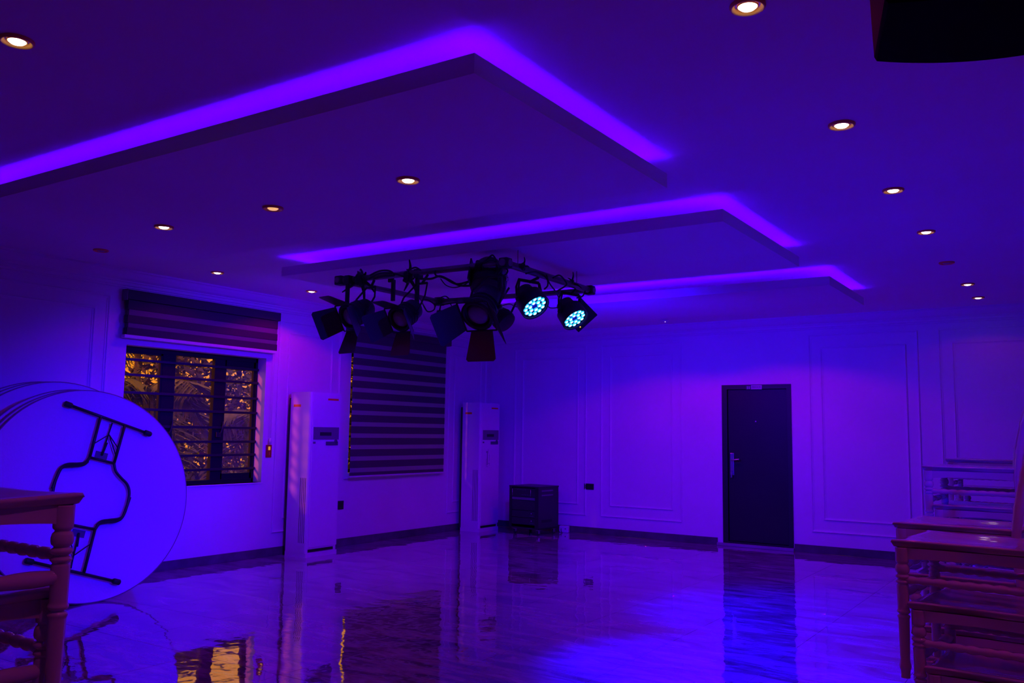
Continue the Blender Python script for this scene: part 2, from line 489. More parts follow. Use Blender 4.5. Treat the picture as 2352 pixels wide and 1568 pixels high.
# dropped ceiling islands with cove light
def island(n, x0, x1, y0, y1):
    b = MB()
    z0, z1, tk = ZI, 3.0, 0.012
    b.box((x0, y0, z0), (x1, y1, z0 + tk))
    b.box((x0, y0, z0 + tk), (x1, y0 + tk, z1)); b.box((x0, y1 - tk, z0 + tk), (x1, y1, z1))
    b.box((x0, y0 + tk, z0 + tk), (x0 + tk, y1 - tk, z1)); b.box((x1 - tk, y0 + tk, z0 + tk), (x1, y1 - tk, z1))
    b.build('trim_%d' % n, M_CEIL, None, 'structure')
    MB().box((x0 + 0.72, y0 + 0.72, z0 + tk), (x1 - 0.72, y1 - 0.72, ZC)).build('core', M_CEIL, bpy.data.objects['trim_%d' % n])
    e = 0.036
    s = MB()
    zz = z0 + tk + 0.006
    for a, bb in (((x0 + e, y0 + e), (x1 - e, y0 + e)), ((x1 - e, y0 + e), (x1 - e, y1 - e)), ((x1 - e, y1 - e), (x0 + e, y1 - e)), ((x0 + e, y1 - e), (x0 + e, y0 + e))):
        xa, xb = sorted((a[0], bb[0])); ya, yb = sorted((a[1], bb[1]))
        s.box((xa - 0.008, ya - 0.008, zz - 0.004), (xb + 0.008, yb + 0.008, zz))
    s.build('light_strip', M_COVE, bpy.data.objects['trim_%d' % n])
k0 = tn[0]
island(k0, -6.42, -1.98, 2.70, 4.60)
island(k0 + 1, -6.22, -1.98, 5.52, 7.35)
island(k0 + 2, -6.22, -1.98, 8.38, 9.86)
tn[0] += 3

# ------------------------------------------------------------------ downlights
def make_downlight(lit):
    t = empty('ceiling_downlight')
    MB().lathe([(0.066, 0), (0.067, -0.006), (0.064, -0.013), (0.060, -0.015), (0.052, -0.007), (0.046, -0.001)], 32, cap=False).build('trim_ring', M_GOLD, t)
    MB().lathe([(0.0001, -0.001), (0.046, -0.0015)], 28, cap=False).build('recess', M_REFL if lit else M_BLACK, t)
    MB().lathe([(0.040, -0.003), (0.040, -0.007), (0.036, -0.008), (0.035, -0.003)], 28, cap=False).build('inner_ring', M_GOLD, t)
    MB().lathe([(0.035, -0.002), (0.034, -0.008), (0.026, -0.015), (0.013, -0.0185), (0.0001, -0.019)], 24).build('bulb', {1: M_BULB, 0: M_BULBD, 2: M_BULBW}[lit], t)
    return t
protos = {1: make_downlight(1), 0: make_downlight(0), 2: make_downlight(2)}
used = {1: False, 0: False, 2: False}
ord_labels = {
    (-1.0, 3.08): 'large lit brass-rimmed downlight at the top edge beside the black speaker',
    (-1.0, 4.56): 'lit downlight nearest below the black speaker on the right ceiling row',
    (-1.0, 5.97): 'second lit downlight below the black speaker on the right ceiling row',
    (-1.0, 7.33): 'third lit downlight below the black speaker on the right ceiling row',
    (-1.0, 10.06): 'lit downlight second from the back wall on the right ceiling row',
    (-1.0, 11.08): 'lit downlight closest to the back wall on the right ceiling row',
    (-1.03, 8.73): 'unlit downlight on the right ceiling row between lit ones',
    (-3.67, 1.78): 'large lit downlight in the top left corner of the photo',
    (-3.16, 3.70): 'brightest of three downlights under the nearest dropped ceiling panel',
    (-4.32, 3.74): 'dim golden middle downlight under the nearest dropped ceiling panel',
    (-5.41, 3.71): 'leftmost downlight under the nearest dropped ceiling panel',
    (-7.45, 4.48): 'unlit downlight above the left wall near the photo edge',
    (-7.44, 5.75): 'lit downlight in the ceiling above the raised window blind',
    (-7.47, 7.09): 'lit downlight beside the barn door lamp over the first air conditioner',
    (-3.37, 10.34): 'lit downlight on the far ceiling strip nearer the dark door',
    (-4.84, 10.16): 'lit downlight on the far ceiling strip beside the LED cans'}
for x, y, z, lit in DOWN:
    src = protos[lit]
    o = src if not used[lit] else copy_tree(src)
    used[lit] = True
    o.location = (x, y, z)
    tag(o, ord_labels[(x, y)], 'downlight', 'ceiling downlights')
# small smoke detector on the far ceiling strip
t = empty('smoke_detector', (-4.9, 11.3, ZC), 0, 'tiny round detector with a glint on the far ceiling near the back wall', 'detector')
MB().lathe([(0.05, 0), (0.05, -0.012), (0.038, -0.026), (0.0001, -0.028)], 20).build('housing', M_AC, t)
MB().lathe([(0.007, -0.028), (0.006, -0.033), (0.0001, -0.035)], 10).build('indicator', M_LEDC, t)

# ------------------------------------------------------------------ windows on the left wall
XF = -8.385
def window(n, y0, y1, z0, z1, detail=True):
    wn = MB()
    b = wn
    d0, d1 = XF - 0.05, XF + 0.012
    fw = 0.05
    b.box((d0, y0, z1 - fw), (d1, y1, z1)); b.box((d0, y0, z0), (d1, y1, z0 + 0.045))
    b.box((d0, y0, z0), (d1, y0 + fw, z1)); b.box((d0, y1 - 0.03, z0), (d1, y1, z1))
    root = b.build('window_%d' % n, M_ALU, None, 'structure')
    return root
win1 = window(1, 5.29, 7.125, 0.875, 2.345)
# mullions
for a, bb in ((5.828, 5.99), (6.509, 6.654)):
    MB().box((XF - 0.05, a, 0.9), (XF + 0.006, bb, 2.32), bev=0.003).build('mullion', M_ALU, win1)
# opening sashes left and right
def sash(y0, y1, z0, z1, tr, sr):
    b = MB()
    x0, x1 = XF - 0.035, XF + 0.002
    b.box((x0, y0, z1 - tr), (x1, y1, z1)); b.box((x0, y0, z0), (x1, y1, z0 + tr * 0.9))
    b.box((x0, y0, z0), (x1, y0 + sr, z1)); b.box((x0, y1 - sr, z0), (x1, y1, z1))
    return b.build('sash', M_ALU, win1)
s1 = sash(5.33, 5.83, 0.91, 2.31, 0.035, 0.025)
s2 = sash(6.65, 7.095, 0.91, 2.31, 0.085, 0.022)
MB().box((XF - 0.02, 5.35, 0.93), (XF - 0.014, 5.81, 2.28)).build('pane', M_GLASS, win1)
MB().box((XF - 0.03, 5.985, 0.915), (XF - 0.024, 6.515, 2.30)).build('pane', M_GLASS, win1)
MB().box((XF - 0.02, 6.665, 0.97), (XF - 0.014, 7.08, 2.23)).build('pane', M_GLASS, win1)
for z in (2.206, 2.048, 1.862, 1.690, 1.511, 1.350, 1.197, 1.037):
    MB().box((XF + 0.016, 5.29, z - 0.014), (XF + 0.034, 7.125, z + 0.014), bev=0.002).build('security_bar', M_BAR, win1)
for yy in (5.915, 6.585):
    hb = MB().box((XF + 0.006, yy - 0.03, 1.40), (XF + 0.03, yy + 0.03, 1.46), bev=0.004)
    hb.tube(smooth_path([(XF + 0.03, yy, 1.43), (XF + 0.045, yy + 0.02, 1.46), (XF + 0.04, yy + 0.045, 1.54), (XF + 0.035, yy + 0.05, 1.58)]), 0.008)
    hb.build('window_handle', M_BAR, win1)
MB().box((XF - 0.012, 6.36, 1.17), (XF - 0.006, 6.43, 1.23)).build('sticker', mat('green_sticker', (0.16, 0.22, 0.02), 0.5), win1)
# plaster sill and reveal lining
MB().box((XF + 0.012, 5.29, 0.86), (XL + 0.012, 7.14, 0.875), bev=0.002).build('window_sill', M_TRIM, win1)

win2 = window(2, 8.575, 10.42, 0.94, 2.55)
for a, bb in ((9.12, 9.22), (9.78, 9.88)):
    MB().box((XF - 0.05, a, 0.97), (XF + 0.006, bb, 2.52), bev=0.003).build('mullion', M_ALU, win2)
for a, bb in ((8.60, 9.14), (9.20, 9.80), (9.86, 10.40)):
    MB().box((XF - 0.02, a, 0.97), (XF - 0.014, bb, 2.52)).build('pane', M_GLASS, win2)
for k in range(9):
    z = 1.09 + k * 0.165
    MB().box((XF + 0.016, 8.575, z - 0.014), (XF + 0.034, 10.42, z + 0.014), bev=0.002).build('security_bar', M_BAR, win2)
MB().box((XL - 0.1, 8.50, 0.862), (XL + 0.02, 10.56, 0.885), bev=0.003).build('window_sill', M_TRIM, win2)

# raised blind over the first window
t = empty('zebra_blind', (XL, 6.21, 2.40), 0, 'raised dark striped zebra blind bunched above the barred window', 'blind', 'zebra blinds on the left wall')
def L(y): return y - 6.21
MB().box((0, L(5.21), 0.40), (0.105, L(7.235), 0.50), bev=0.006).build('headrail', M_DENSE1, t)
MB().box((0.004, L(5.205), 0.39), (0.10, L(5.213), 0.505), bev=0.001).build('end_cap', M_ACD, t)
for z0, z1, mm in ((0.300, 0.395, M_DENSE1), (0.240, 0.300, M_SHEER1), (0.160, 0.240, M_DENSE1), (0.113, 0.160, M_SHEER1), (0.037, 0.113, M_DENSE1)):
    dk = mm is M_DENSE1
    MB().box((0.035 if dk else 0.045, L(5.225 if dk else 5.24), z0), (0.095 if dk else 0.088, L(7.20), z1), bev=0.003).build('fabric_band', mm, t)
MB().box((0.03, L(5.20), 0.004), (0.10, L(7.195), 0.037), bev=0.004).build('bottom_rail', M_RAIL, t)

# lowered blind over the second window
t = empty('zebra_blind', (XL, 9.53, 0.885), 0, 'lowered striped zebra blind covering the window between the air conditioners', 'blind', 'zebra blinds on the left wall')
def L(y): return y - 9.53
Z = lambda z: z - 0.885
MB().box((0, L(8.45), Z(2.80)), (0.105, L(10.64), Z(2.90)), bev=0.008).build('headrail', M_DENSE, t)
zt = 1.007
tops = []
z = zt
while z < 2.79:
    tops.append(z); z += 0.1518
zb = 0.905
for z in tops:
    lo = z - 0.058
    MB().box((0.078, L(8.525), Z(zb)), (0.081, L(10.53), Z(lo))).build('opaque_band', M_DENSE, t)
    MB().box((0.079, L(8.53), Z(lo)), (0.0795, L(10.525), Z(z))).build('sheer_band', M_SHEER, t)
    zb = z
MB().box((0.078, L(8.525), Z(zb)), (0.081, L(10.53), Z(2.80))).build('opaque_band', M_DENSE, t)
MB().box((0.068, L(8.52), 0.0), (0.092, L(10.53), Z(0.906)), bev=0.004).build('bottom_rail', M_RAIL, t)
# pull chain of the second blind
t = MB().tube([(XL + 0.03, 10.60, 2.80), (XL + 0.03, 10.60, 1.33)], 0.003, 6)
t.lathe([(0.001, -0.035), (0.010, -0.02), (0.010, 0.02), (0.001, 0.035)], 8, Matrix.Translation((XL + 0.03, 10.60, 1.30)))
tag(t.build('blind_cord', M_TRIM), 'thin cord with a small weight right of the lowered blind', 'cord')
# pull chain weight of the first blind
t = MB().tube([(XL + 0.06, 7.20, 2.80), (XL + 0.045, 7.20, 1.38)], 0.003, 6)
t.lathe([(0.001, -0.04), (0.016, -0.03), (0.018, 0.0), (0.014, 0.03), (0.001, 0.036)], 12, Matrix.Translation((XL + 0.045, 7.20, 1.36)))
tag(t.build('blind_cord', M_RAIL), 'white cord and round pull hanging beside the barred window', 'cord')
# red switch below it
t = empty('wall_switch', (XL, 7.215, 1.24), 0, 'small glossy red wall switch right of the barred window', 'switch')
MB().box((0, -0.042, -0.075), (0.012, 0.042, 0.075), bev=0.003).build('plate', M_RED, t)
MB().box((0.012, -0.014, 0.012), (0.017, 0.016, 0.055), bev=0.002).build('rocker', mat('orange_rocker', (0.9, 0.35, 0.02), 0.2, emis=(1.0, 0.45, 0.03), estr=0.5), t)
MB().box((0.012, -0.014, -0.05), (0.017, 0.016, -0.008), bev=0.002).build('rocker', mat('red_rocker', (0.6, 0.08, 0.03), 0.2), t)

# ------------------------------------------------------------------ outside the window: lawn, palms, shrubs
MB().box((-40, -15, -0.6), (XL - 0.25, 45, -0.5)).build('ground', M_LAWN, None, 'structure')
def frond(root, az, length, droop, rise, width=0.30, n=22):
    b = MB()
    d = Vector((math.cos(az), math.sin(az), 0)); side = Vector((-d.y, d.x, 0))
    pts = []
    for i in range(n + 1):
        s = i / n
        pts.append(d * (length * s * (1 - 0.18 * s)) + Vector((0, 0, rise * s - droop * s * s)))
    b.tube(pts[::3] + [pts[-1]], 0.012, 4)
    for i in range(2, n + 1):
        s = i / n
        wl = width * (math.sin(PI * min(1, s * 0.92 + 0.06)) ** 0.6) * 2.0
        for sg in (-1, 1):
            base = pts[i]
            tip = base + side * (sg * wl) + d * (wl * 0.55) + Vector((0, 0, -wl * (0.35 + 0.4 * random.random())))
            wv = d * 0.022
            mid = (base + tip) / 2 + Vector((0, 0, 0.03))
            b.add([base - wv, base + wv, mid + wv * 1.3, tip, mid - wv * 1.3], [(0, 1, 2, 4), (4, 2, 3)])
    return b
def palm(loc, h, nf, label, length=1.9):
    t = empty('palm_tree', loc, 0, label, 'palm', 'palms outside the barred window')
    pts = [(0.12 * math.sin(i * 0.5) * 0.5, 0, h * i / 8) for i in range(9)]
    MB().tube(pts, 0.1, 10, radii=[0.13 - 0.006 * i for i in range(9)]).build('trunk', M_TRUNK, t)
    top = Vector(pts[-1])
    for k in range(nf):
        az = 2 * PI * k / nf + random.uniform(-0.2, 0.2)
        lay = k % 3
        b = frond(None, az, length * random.uniform(0.8, 1.1), (1.1, 1.6, 2.1)[lay] * length / 1.9, (1.0, 0.7, 0.2)[lay] * length / 1.9)
        f = b.build('frond', M_LEAF, t)
        f.location = top
    return t
palm((-12.6, 8.55, -0.5), 2.6, 18, 'palm left of centre behind the barred window with drooping fronds', 1.35)
palm((-13.2, 11.5, -0.5), 2.2, 18, 'palm seen through the right pane of the barred window', 1.35)
palm((-21.5, 14.2, -0.5), 4.2, 15, 'tall palm farthest behind the barred window panes', 1.8)
def shrub(loc, rad, h, n, label, m=M_LEAF2):
    t = empty('leafy_shrub', loc, 0, label, 'shrub', 'shrubs outside the barred window')
    b = MB()
    for k in range(n):
        u = random.uniform(-1, 1); a = random.uniform(0, 2 * PI); rr = random.random() ** 0.4
        q = math.sqrt(1 - u * u)
        p = Vector((rad * rr * q * math.cos(a), rad * rr * q * math.sin(a), h * 0.5 + h * 0.5 * rr * u))
        d = Vector((random.uniform(-1, 1), random.uniform(-1, 1), random.uniform(-0.7, 0.9))).normalized()
        s = d.orthogonal().normalized() * 0.045
        l = random.uniform(0.14, 0.30)
        b.add([p, p + d * l * 0.5 + s, p + d * l, p + d * l * 0.5 - s], [(0, 1, 2, 3)])
    f = b.build('foliage', m, t); f['kind'] = 'stuff'
    st = MB()
    for k in range(6):
        a = 2 * PI * k / 6
        st.tube([(0, 0, 0), (rad * 0.3 * math.cos(a), rad * 0.3 * math.sin(a), h * 0.6)], 0.02, 5)
    st.build('stem', M_TRUNK, t)
for sy, sh, slab in ((10.3, 3.5, 'leftmost dense shrub behind the left pane of the barred window'),
                     (12.6, 4.4, 'tall dense shrub behind the middle pane of the barred window'),
                     (14.9, 4.5, 'dense shrub behind the right pane of the barred window'),
                     (17.2, 4.5, 'leafy shrub behind the left edge of the lowered blind'),
                     (19.5, 4.4, 'leafy shrub hidden mostly behind the lowered blind')):
    shrub((-17.2 + 0.3 * math.sin(sy * 3), sy, -0.5), 1.35, sh, 3000, slab)

# ------------------------------------------------------------------ door on the back wall
dr = MB()
x0, x1, z0, z1 = -4.30, -3.34, 0.04, 2.205
fy0, fy1 = YB - 0.014, YB + 0.10
dr.box((x0, fy0, z0 + 0.025), (x0 + 0.075, fy1, z1 - 0.06)); dr.box((x1 - 0.06, fy0, z0 + 0.025), (x1, fy1, z1 - 0.06))
dr.box((x0, fy1, z0), (x1, fy1 + 0.03, z1))  # unseen backing added to stop sky light leaking round the leaf
dr.box((x0, fy0, z1 - 0.06), (x1, fy1, z1)); dr.box((x0, fy0, z0), (x1, fy1, z0 + 0.025))
door = dr.build('door_1', M_DFRAME, None, 'structure')
leaf = MB().box((x0 + 0.080, YB + 0.01, z0 + 0.03), (x1 - 0.065, YB + 0.06, z1 - 0.065), bev=0.004).build('door_leaf', M_DOOR, door)
MB().box((x0 + 0.055, YB + 0.002, z0 + 0.02), (x0 + 0.075, YB + 0.015, z1 - 0.05)).build('door_stop', M_DFRAME, door)
hx = -4.165
hb = MB().box((hx - 0.028, YB - 0.002, 0.96), (hx + 0.028, YB + 0.011, 1.265), bev=0.004)
hb.build('lock_plate', M_CHROME, leaf)
hb = MB().tube([(hx, YB, 1.17), (hx, YB - 0.05, 1.17)], 0.010, 10)
hb.tube(smooth_path([(hx, YB - 0.045, 1.17), (hx + 0.03, YB - 0.055, 1.172), (hx + 0.11, YB - 0.052, 1.180)]), 0.010, 10)
hb.lathe([(0.001, -0.014), (0.013, -0.008), (0.013, 0.008), (0.001, 0.014)], 12, Matrix.Translation((hx + 0.11, YB - 0.052, 1.18)))
hb.build('door_handle', M_CHROME, leaf)
kb = MB().box((hx - 0.004, YB - 0.03, 0.985), (hx + 0.004, YB - 0.002, 1.02), bev=0.001)
kb.box((hx - 0.012, YB - 0.034, 0.93), (hx + 0.010, YB - 0.030, 0.99), bev=0.001)
kb.build('key', M_CHROME, leaf)
MB().lathe([(0.013, 0), (0.013, 0.004), (0.008, 0.006), (0.0001, 0.006)], 16, frame_to((-3.83, YB + 0.01, 1.70), (0, -1, 0))).build('peephole', M_CHROME, leaf)
# sign over the door
t = empty('door_sign', (-3.84, fy0 - 0.002, 2.165), 0, 'small two part sign plate on top of the dark door frame', 'sign')
MB().box((-0.107, -0.004, -0.028), (-0.042, 0, 0.026), bev=0.001).build('symbol_plate', M_PLAQD, t)
MB().box((-0.040, -0.005, -0.026), (0.110, 0, 0.032), bev=0.001).build('name_plate', M_PLAQ, t)
for dx in (-0.088, -0.064):
    b = MB().lathe([(0.007, 0), (0.007, 0.001), (0.0001, 0.001)], 12, frame_to((dx, -0.0045, 0.014), (0, -1, 0)))
    b.box((dx - 0.006, -0.0058, -0.020), (dx + 0.006, -0.0045, 0.005))
    b.build('symbol', M_PLAQ, t)
fc = bpy.data.curves.new('lettering', 'FONT'); fc.body = 'PRIVATE'; fc.size = 0.034; fc.align_x = 'CENTER'; fc.align_y = 'CENTER'; fc.extrude = 0.0006
fo = bpy.data.objects.new('lettering', fc); COL.objects.link(fo)
dg = bpy.context.evaluated_depsgraph_get()
me = bpy.data.meshes.new_from_object(fo.evaluated_get(dg))
bpy.data.objects.remove(fo)
me.materials.clear(); me.materials.append(M_PLAQD)
fo = bpy.data.objects.new('lettering', me); COL.objects.link(fo); fo.parent = t
fo.location = (0.035, -0.0062, 0.003); fo.rotation_euler = (PI / 2, 0, 0)

# ------------------------------------------------------------------ sockets
def socket(loc, rz, wd, ht, label, gangs):
    t = empty('power_socket', loc, rz, label, 'socket', 'black power sockets')
    MB().box((-wd / 2, -0.012, -ht / 2), (wd / 2, 0, ht / 2), bev=0.003).build('plate', M_BLACK, t)
    for g in range(gangs):
        cx = (g - (gangs - 1) / 2) * 0.08
        MB().box((cx - 0.028, -0.015, -0.028), (cx + 0.028, -0.012, 0.028), bev=0.001).build('outlet', M_DARK, t)
    return t
socket((-6.40, YB, 0.705), 0, 0.165, 0.09, 'black double power socket on the back wall between panels', 2)
socket((XL, 8.46, 0.53), PI / 2, 0.10, 0.11, 'black power socket beside the nearer air conditioner under the blind', 1)
t = empty('power_adapter', (-6.78, 11.80, 0.0), 0.1, 'small pale power adapter on the floor beside the rack case', 'adapter')
MB().box((-0.075, -0.03, 0), (0.075, 0.03, 0.10), bev=0.008).build('housing', M_AC, t)
MB().box((0.02, -0.032, 0.05), (0.035, -0.029, 0.065)).build('switch', M_DARK, t)
c = MB().tube(smooth_path([(-6.82, 11.768, 0.06), (-6.80, 11.74, 0.02), (-6.76, 11.70, 0.006), (-6.78, 11.64, 0.03), (-6.80, 11.60, 0.14)]), 0.005, 6)
tag(c.build('power_cable', M_CABLE), 'black cable running from the pale adapter to the rack case', 'cable')

# ------------------------------------------------------------------ tower air conditioners
def make_ac():
    """front faces +x; base at the back left corner on the floor"""
    t = empty('tower_air_conditioner')
    W_, D_, H_ = 0.51, 0.395, 1.955
    b = MB()
    # body with softly rounded front vertical edges
    rr = 0.035
    poly = [(0.05, 0), (D_ - rr, 0)] + [(D_ - rr + rr * math.sin(a), rr - rr * math.cos(a)) for a in [PI / 8 * i for i in range(1, 5)]]
    poly += [(D_ - rr + rr * math.cos(a), W_ - rr + rr * math.sin(a)) for a in [PI / 8 * i for i in range(0, 5)]] + [(0.05, W_)]
    b.prism(poly, 0.05, H_)
    b.build('body', M_AC, t)
    MB().box((0, 0.02, 0.03), (0.05, W_ - 0.02, H_ - 0.07), bev=0.004).build('rear_gap_shade', M_BLACK2, t)  # black block stands in for the shaded gap between unit and wall
    b = MB()
    poly2 = [(x - (0.006 if x > 0.1 else 0), y) for x, y in poly]
    b.prism([(0.04, 0.003), (D_ + 0.004, 0.003), (D_ + 0.004, W_ - 0.003), (0.04, W_ - 0.003)], 0, 0.05)
    b.build('plinth', M_AC, t)
    # front panel
    f = MB().box((D_, 0.035, 0.11), (D_ + 0.006, W_ - 0.012, H_ - 0.01), bev=0.002).build('front_panel', M_AC, t)
    px_ = D_ + 0.006
    dp = MB().box((px_, 0.05, 1.385), (px_ + 0.004, W_ - 0.035, 1.535), bev=0.001).build('display_panel', M_ACD, f)
    MB().box((px_ + 0.004, 0.155, 1.432), (px_ + 0.006, 0.345, 1.474)).build('display', M_DARK, f)
    # spare handle badge
    q = MB().box((px_, 0.26, 1.315), (px_ + 0.006, W_ - 0.045, 1.362), bev=0.004)
    q.lathe([(0.026, 0), (0.026, 0.007), (0.0001, 0.008)], 16, frame_to((px_, 0.425, 1.362), (1, 0, 0)))
    q.build('grip', mat('slate_plastic', (0.07, 0.08, 0.11), 0.4), f)
    MB().box((px_, 0.05, 1.335), (px_ + 0.002, 0.09, 1.360)).build('badge', M_ACD, f)
    MB().box((px_, 0.275, 1.862), (px_ + 0.001, 0.455, 1.885)).build('sticker', M_YEL, f)
    # bottom outlet slot on the front
    MB().box((D_ + 0.002, 0.03, 0.062), (D_ + 0.008, W_ - 0.07, 0.094), bev=0.001).build('outlet_slot', M_DARK, t)
    # side sticker and intake slots on the side facing -y
    MB().box((0.10, -0.001, 1.775), (0.225, 0, 1.805)).build('sticker', M_YEL, t)
    for k in range(4):
        xx = D_ - rr - 0.095 + k * 0.028
        MB().box((xx, -0.0015, 0.165), (xx + 0.007, 0.0, 0.93)).build('vent_slot', mat('vent_shadow_gap', (0.02, 0.02, 0.03), 0.5), t)
    MB().box((D_ - 0.145, -0.004, 0.125), (D_ - 0.012, 0.0, 0.150), bev=0.001).build('vent_lip', M_AC, t)
    return t
ac = make_ac()
ac.location = (-8.185, 7.455, 0)
tag(ac, 'white tower air conditioner between the barred window and the lowered blind', 'air conditioner', 'tower air conditioners')
ac2 = copy_tree(ac)
ac2.location = (-8.17, 10.95, 0)
tag(ac2, 'white tower air conditioner in the room corner beside the rack case', 'air conditioner')
# marks only on the far unit: an energy label drawing
fp = [c for c in ac2.children if c.name.startswith('front_panel')][0]
b = MB()
pxx = 0.395 + 0.0065
for (a0, a1, c0, c1) in ((0.15, 0.156, 0.98, 1.10), (0.16, 0.20, 0.975, 0.981), (0.235, 0.241, 1.07, 1.16), (0.17, 0.19, 1.00, 1.19), (0.20, 0.206, 1.18, 1.24), (0.15, 0.19, 1.185, 1.215), (0.23, 0.25, 1.02, 1.03), (0.20, 0.22, 1.02, 1.03), (0.23, 0.25, 1.0, 1.008)):
    b.box((pxx, a0, c0), (pxx + 0.0006, a1, c1))
b.build('printed_label', mat('grey_print', (0.22, 0.22, 0.26), 0.5), fp)

# ------------------------------------------------------------------ rack case on castors
rk = empty('rack_case', (-6.822, 11.100, 0), -R(5.5), 'black amplifier rack case on castors beside the far air conditioner', 'rack case')
# local: +x to the right end is 0, front faces -y; width along -x
Wk, Dk, z0, z1 = 0.545, 0.50, 0.088, 0.715
b = MB()
b.box((-Wk, 0, z0), (-Wk + 0.02, Dk, z1 - 0.02)); b.box((-0.02, 0, z0), (0, Dk, z1 - 0.02))
b.box((-Wk, 0, z0), (0, Dk, z0 + 0.02)); b.box((-Wk, Dk - 0.02, z0), (0, Dk, z1))
b.build('shell', M_BLACK2, rk)
MB().box((-Wk - 0.006, -0.006, z1 - 0.02), (0.006, Dk + 0.006, z1), bev=0.003).build('lid', M_BLACK2, rk)
MB().box((-Wk, -0.004, z0), (-Wk + 0.045, 0.01, z1 - 0.02), bev=0.002).build('rack_rail', M_BLACK, rk)
MB().box((-0.062, -0.004, z0), (0, 0.01, z1 - 0.02), bev=0.002).build('rack_rail', M_BLACK, rk)
zz = z1 - 0.03
units = [(0.135, 'amp'), (0.045, 'strip'), (0.15, 'blank'), (0.105, 'amp2'), (0.105, 'amp2')]
for hgt, kd in units:
    u = MB().box((-Wk + 0.045, 0.004, zz - hgt + 0.004), (-0.062, 0.3, zz - 0.002), bev=0.002).build('rack_unit', M_BLACK2 if kd != 'strip' else M_ACD, rk)
    if kd == 'amp':
        for hx_ in (-Wk + 0.075, -0.125):
            MB().tube([(hx_, 0.004, zz - hgt + 0.018), (hx_, -0.025, zz - hgt + 0.022), (hx_, -0.025, zz - 0.022), (hx_, 0.004, zz - 0.018)], 0.005, 8).build('handle', M_CHROME, u)
        for q in range(5):
            MB().lathe([(0.007, 0), (0.006, 0.008), (0.0001, 0.009)], 10, frame_to((-0.30 + q * 0.032, 0.003, zz - 0.10), (0, -1, 0))).build('knob', M_ACD, u)
        for q in range(6):
            MB().box((-0.40 + q * 0.03, 0.001, zz - 0.030), (-0.385 + q * 0.03, 0.004, zz - 0.022)).build('button', M_ACD, u)
    if kd == 'amp2':
        MB().lathe([(0.012, 0), (0.010, 0.012), (0.0001, 0.013)], 14, frame_to((-0.125, 0.003, zz - 0.04), (0, -1, 0))).build('knob', M_CHROME, u)
        MB().box((-0.16, 0.001, zz - 0.078), (-0.09, 0.004, zz - 0.072)).build('label_strip', M_ACD, u)
    zz -= hgt
for k in range(2):
    MB().box((0, 0.08 + 0.0, z1 - 0.075 - k * 0.065), (0.002, 0.36, z1 - 0.055 - k * 0.065)).build('side_vent', M_ACD, rk)
MB().box((0, 0.08, z0 + 0.10), (0.001, 0.34, z0 + 0.14)).build('side_vent', M_DARK, rk)
for cx, cy in ((-Wk + 0.06, 0.06), (-0.05, 0.06), (-Wk + 0.06, Dk - 0.06), (-0.05, Dk - 0.06)):
    c = MB().box((cx - 0.03, cy - 0.03, z0 - 0.008), (cx + 0.03, cy + 0.03, z0), bev=0.001)
    c.box((cx - 0.018, cy - 0.012, 0.03), (cx - 0.013, cy + 0.03, z0 - 0.006)); c.box((cx + 0.013, cy - 0.012, 0.03), (cx + 0.018, cy + 0.03, z0 - 0.006))
    cs = c.build('castor', M_CHROME, rk)
    MB().lathe([(0.030, -0.012), (0.033, -0.008), (0.033, 0.008), (0.030, 0.012)], 18, frame_to((cx, cy + 0.012, 0.033), (1, 0, 0))).build('wheel', M_BLACK, cs)

# ------------------------------------------------------------------ stacked round folding tables against the left wall
TN = Vector((math.cos(R(-6)), math.sin(R(-6)), 0))      # horizontal facing direction
LEAN = R(9)
TBOT = Vector((-7.20, 4.44, 0.0))
TR = 0.925
def table_frame(off, rad, dy=0.0, lean=LEAN, lift=0.0):
    n = TN * math.cos(lean) + Vector((0, 0, 1)) * math.sin(lean)
    u = Vector((-TN.y, TN.x, 0))            # along +y
    v = n.cross(u)                           # up the table face
    if v.z < 0: v = -v
    c = TBOT - TN * off + u * dy + v * rad + Vector((0, 0, lift))
    m = Matrix.Identity(4)
    for i in range(3):
        m[i][0] = u[i]; m[i][1] = v[i]; m[i][2] = n[i]; m[i][3] = c[i]
    return m
def make_table(off, rad, label, dy=0.0, lean=LEAN, lift=0.0):
    m = table_frame(off, rad, dy, lean, lift + 0.0)
    t = empty('round_folding_table', (0, 0, 0), 0, label, 'table', 'round folding tables leaning on the left wall')
    t.matrix_world = m
    n = 96
    MB().lathe([(0.0001, -0.0), (rad - 0.008, 0.0), (rad - 0.008, -0.034), (0.0001, -0.034)], n, smooth=False, cap=False).build('tabletop', M_TABLE, t)
    MB().lathe([(rad - 0.010, 0.001), (rad - 0.001, 0.0), (rad, -0.004), (rad, -0.032), (rad - 0.001, -0.036), (rad - 0.010, -0.037)], n, cap=False).build('edge_band', M_TRIMBR, t)
    return t, m
front, fm = make_table(0.0, TR, 'frontmost round white folding table standing on edge with black folded legs showing')
make_table(0.062, TR, 'round folding table pressed directly behind the frontmost one', dy=-0.02)
make_table(0.16, TR, 'third round folding table from the front of the leaning stack', dy=-0.05, lean=R(8))
make_table(0.40, TR + 0.035, 'fourth round folding table, standing off behind the first three', dy=-0.10, lean=R(7))
make_table(0.46, TR + 0.035, 'fifth round folding table, between the two rearmost rims', dy=-0.14, lean=R(7))
make_table(0.52, TR + 0.035, 'rearmost round folding table of the stack leaning at the left wall', dy=-0.18, lean=R(7))

inv = fm.inverted()
def on_table(px, py, h=0.045):
    o = inv @ EYE
    d = (inv.to_3x3()) @ ray(px, py)
    s = (h - o.z) / d.z
    p = o + d * s
    return Vector((p.x, p.y, h))
def P2(p, h=0.045):
    q = on_table(*p); q.z = h
    return q
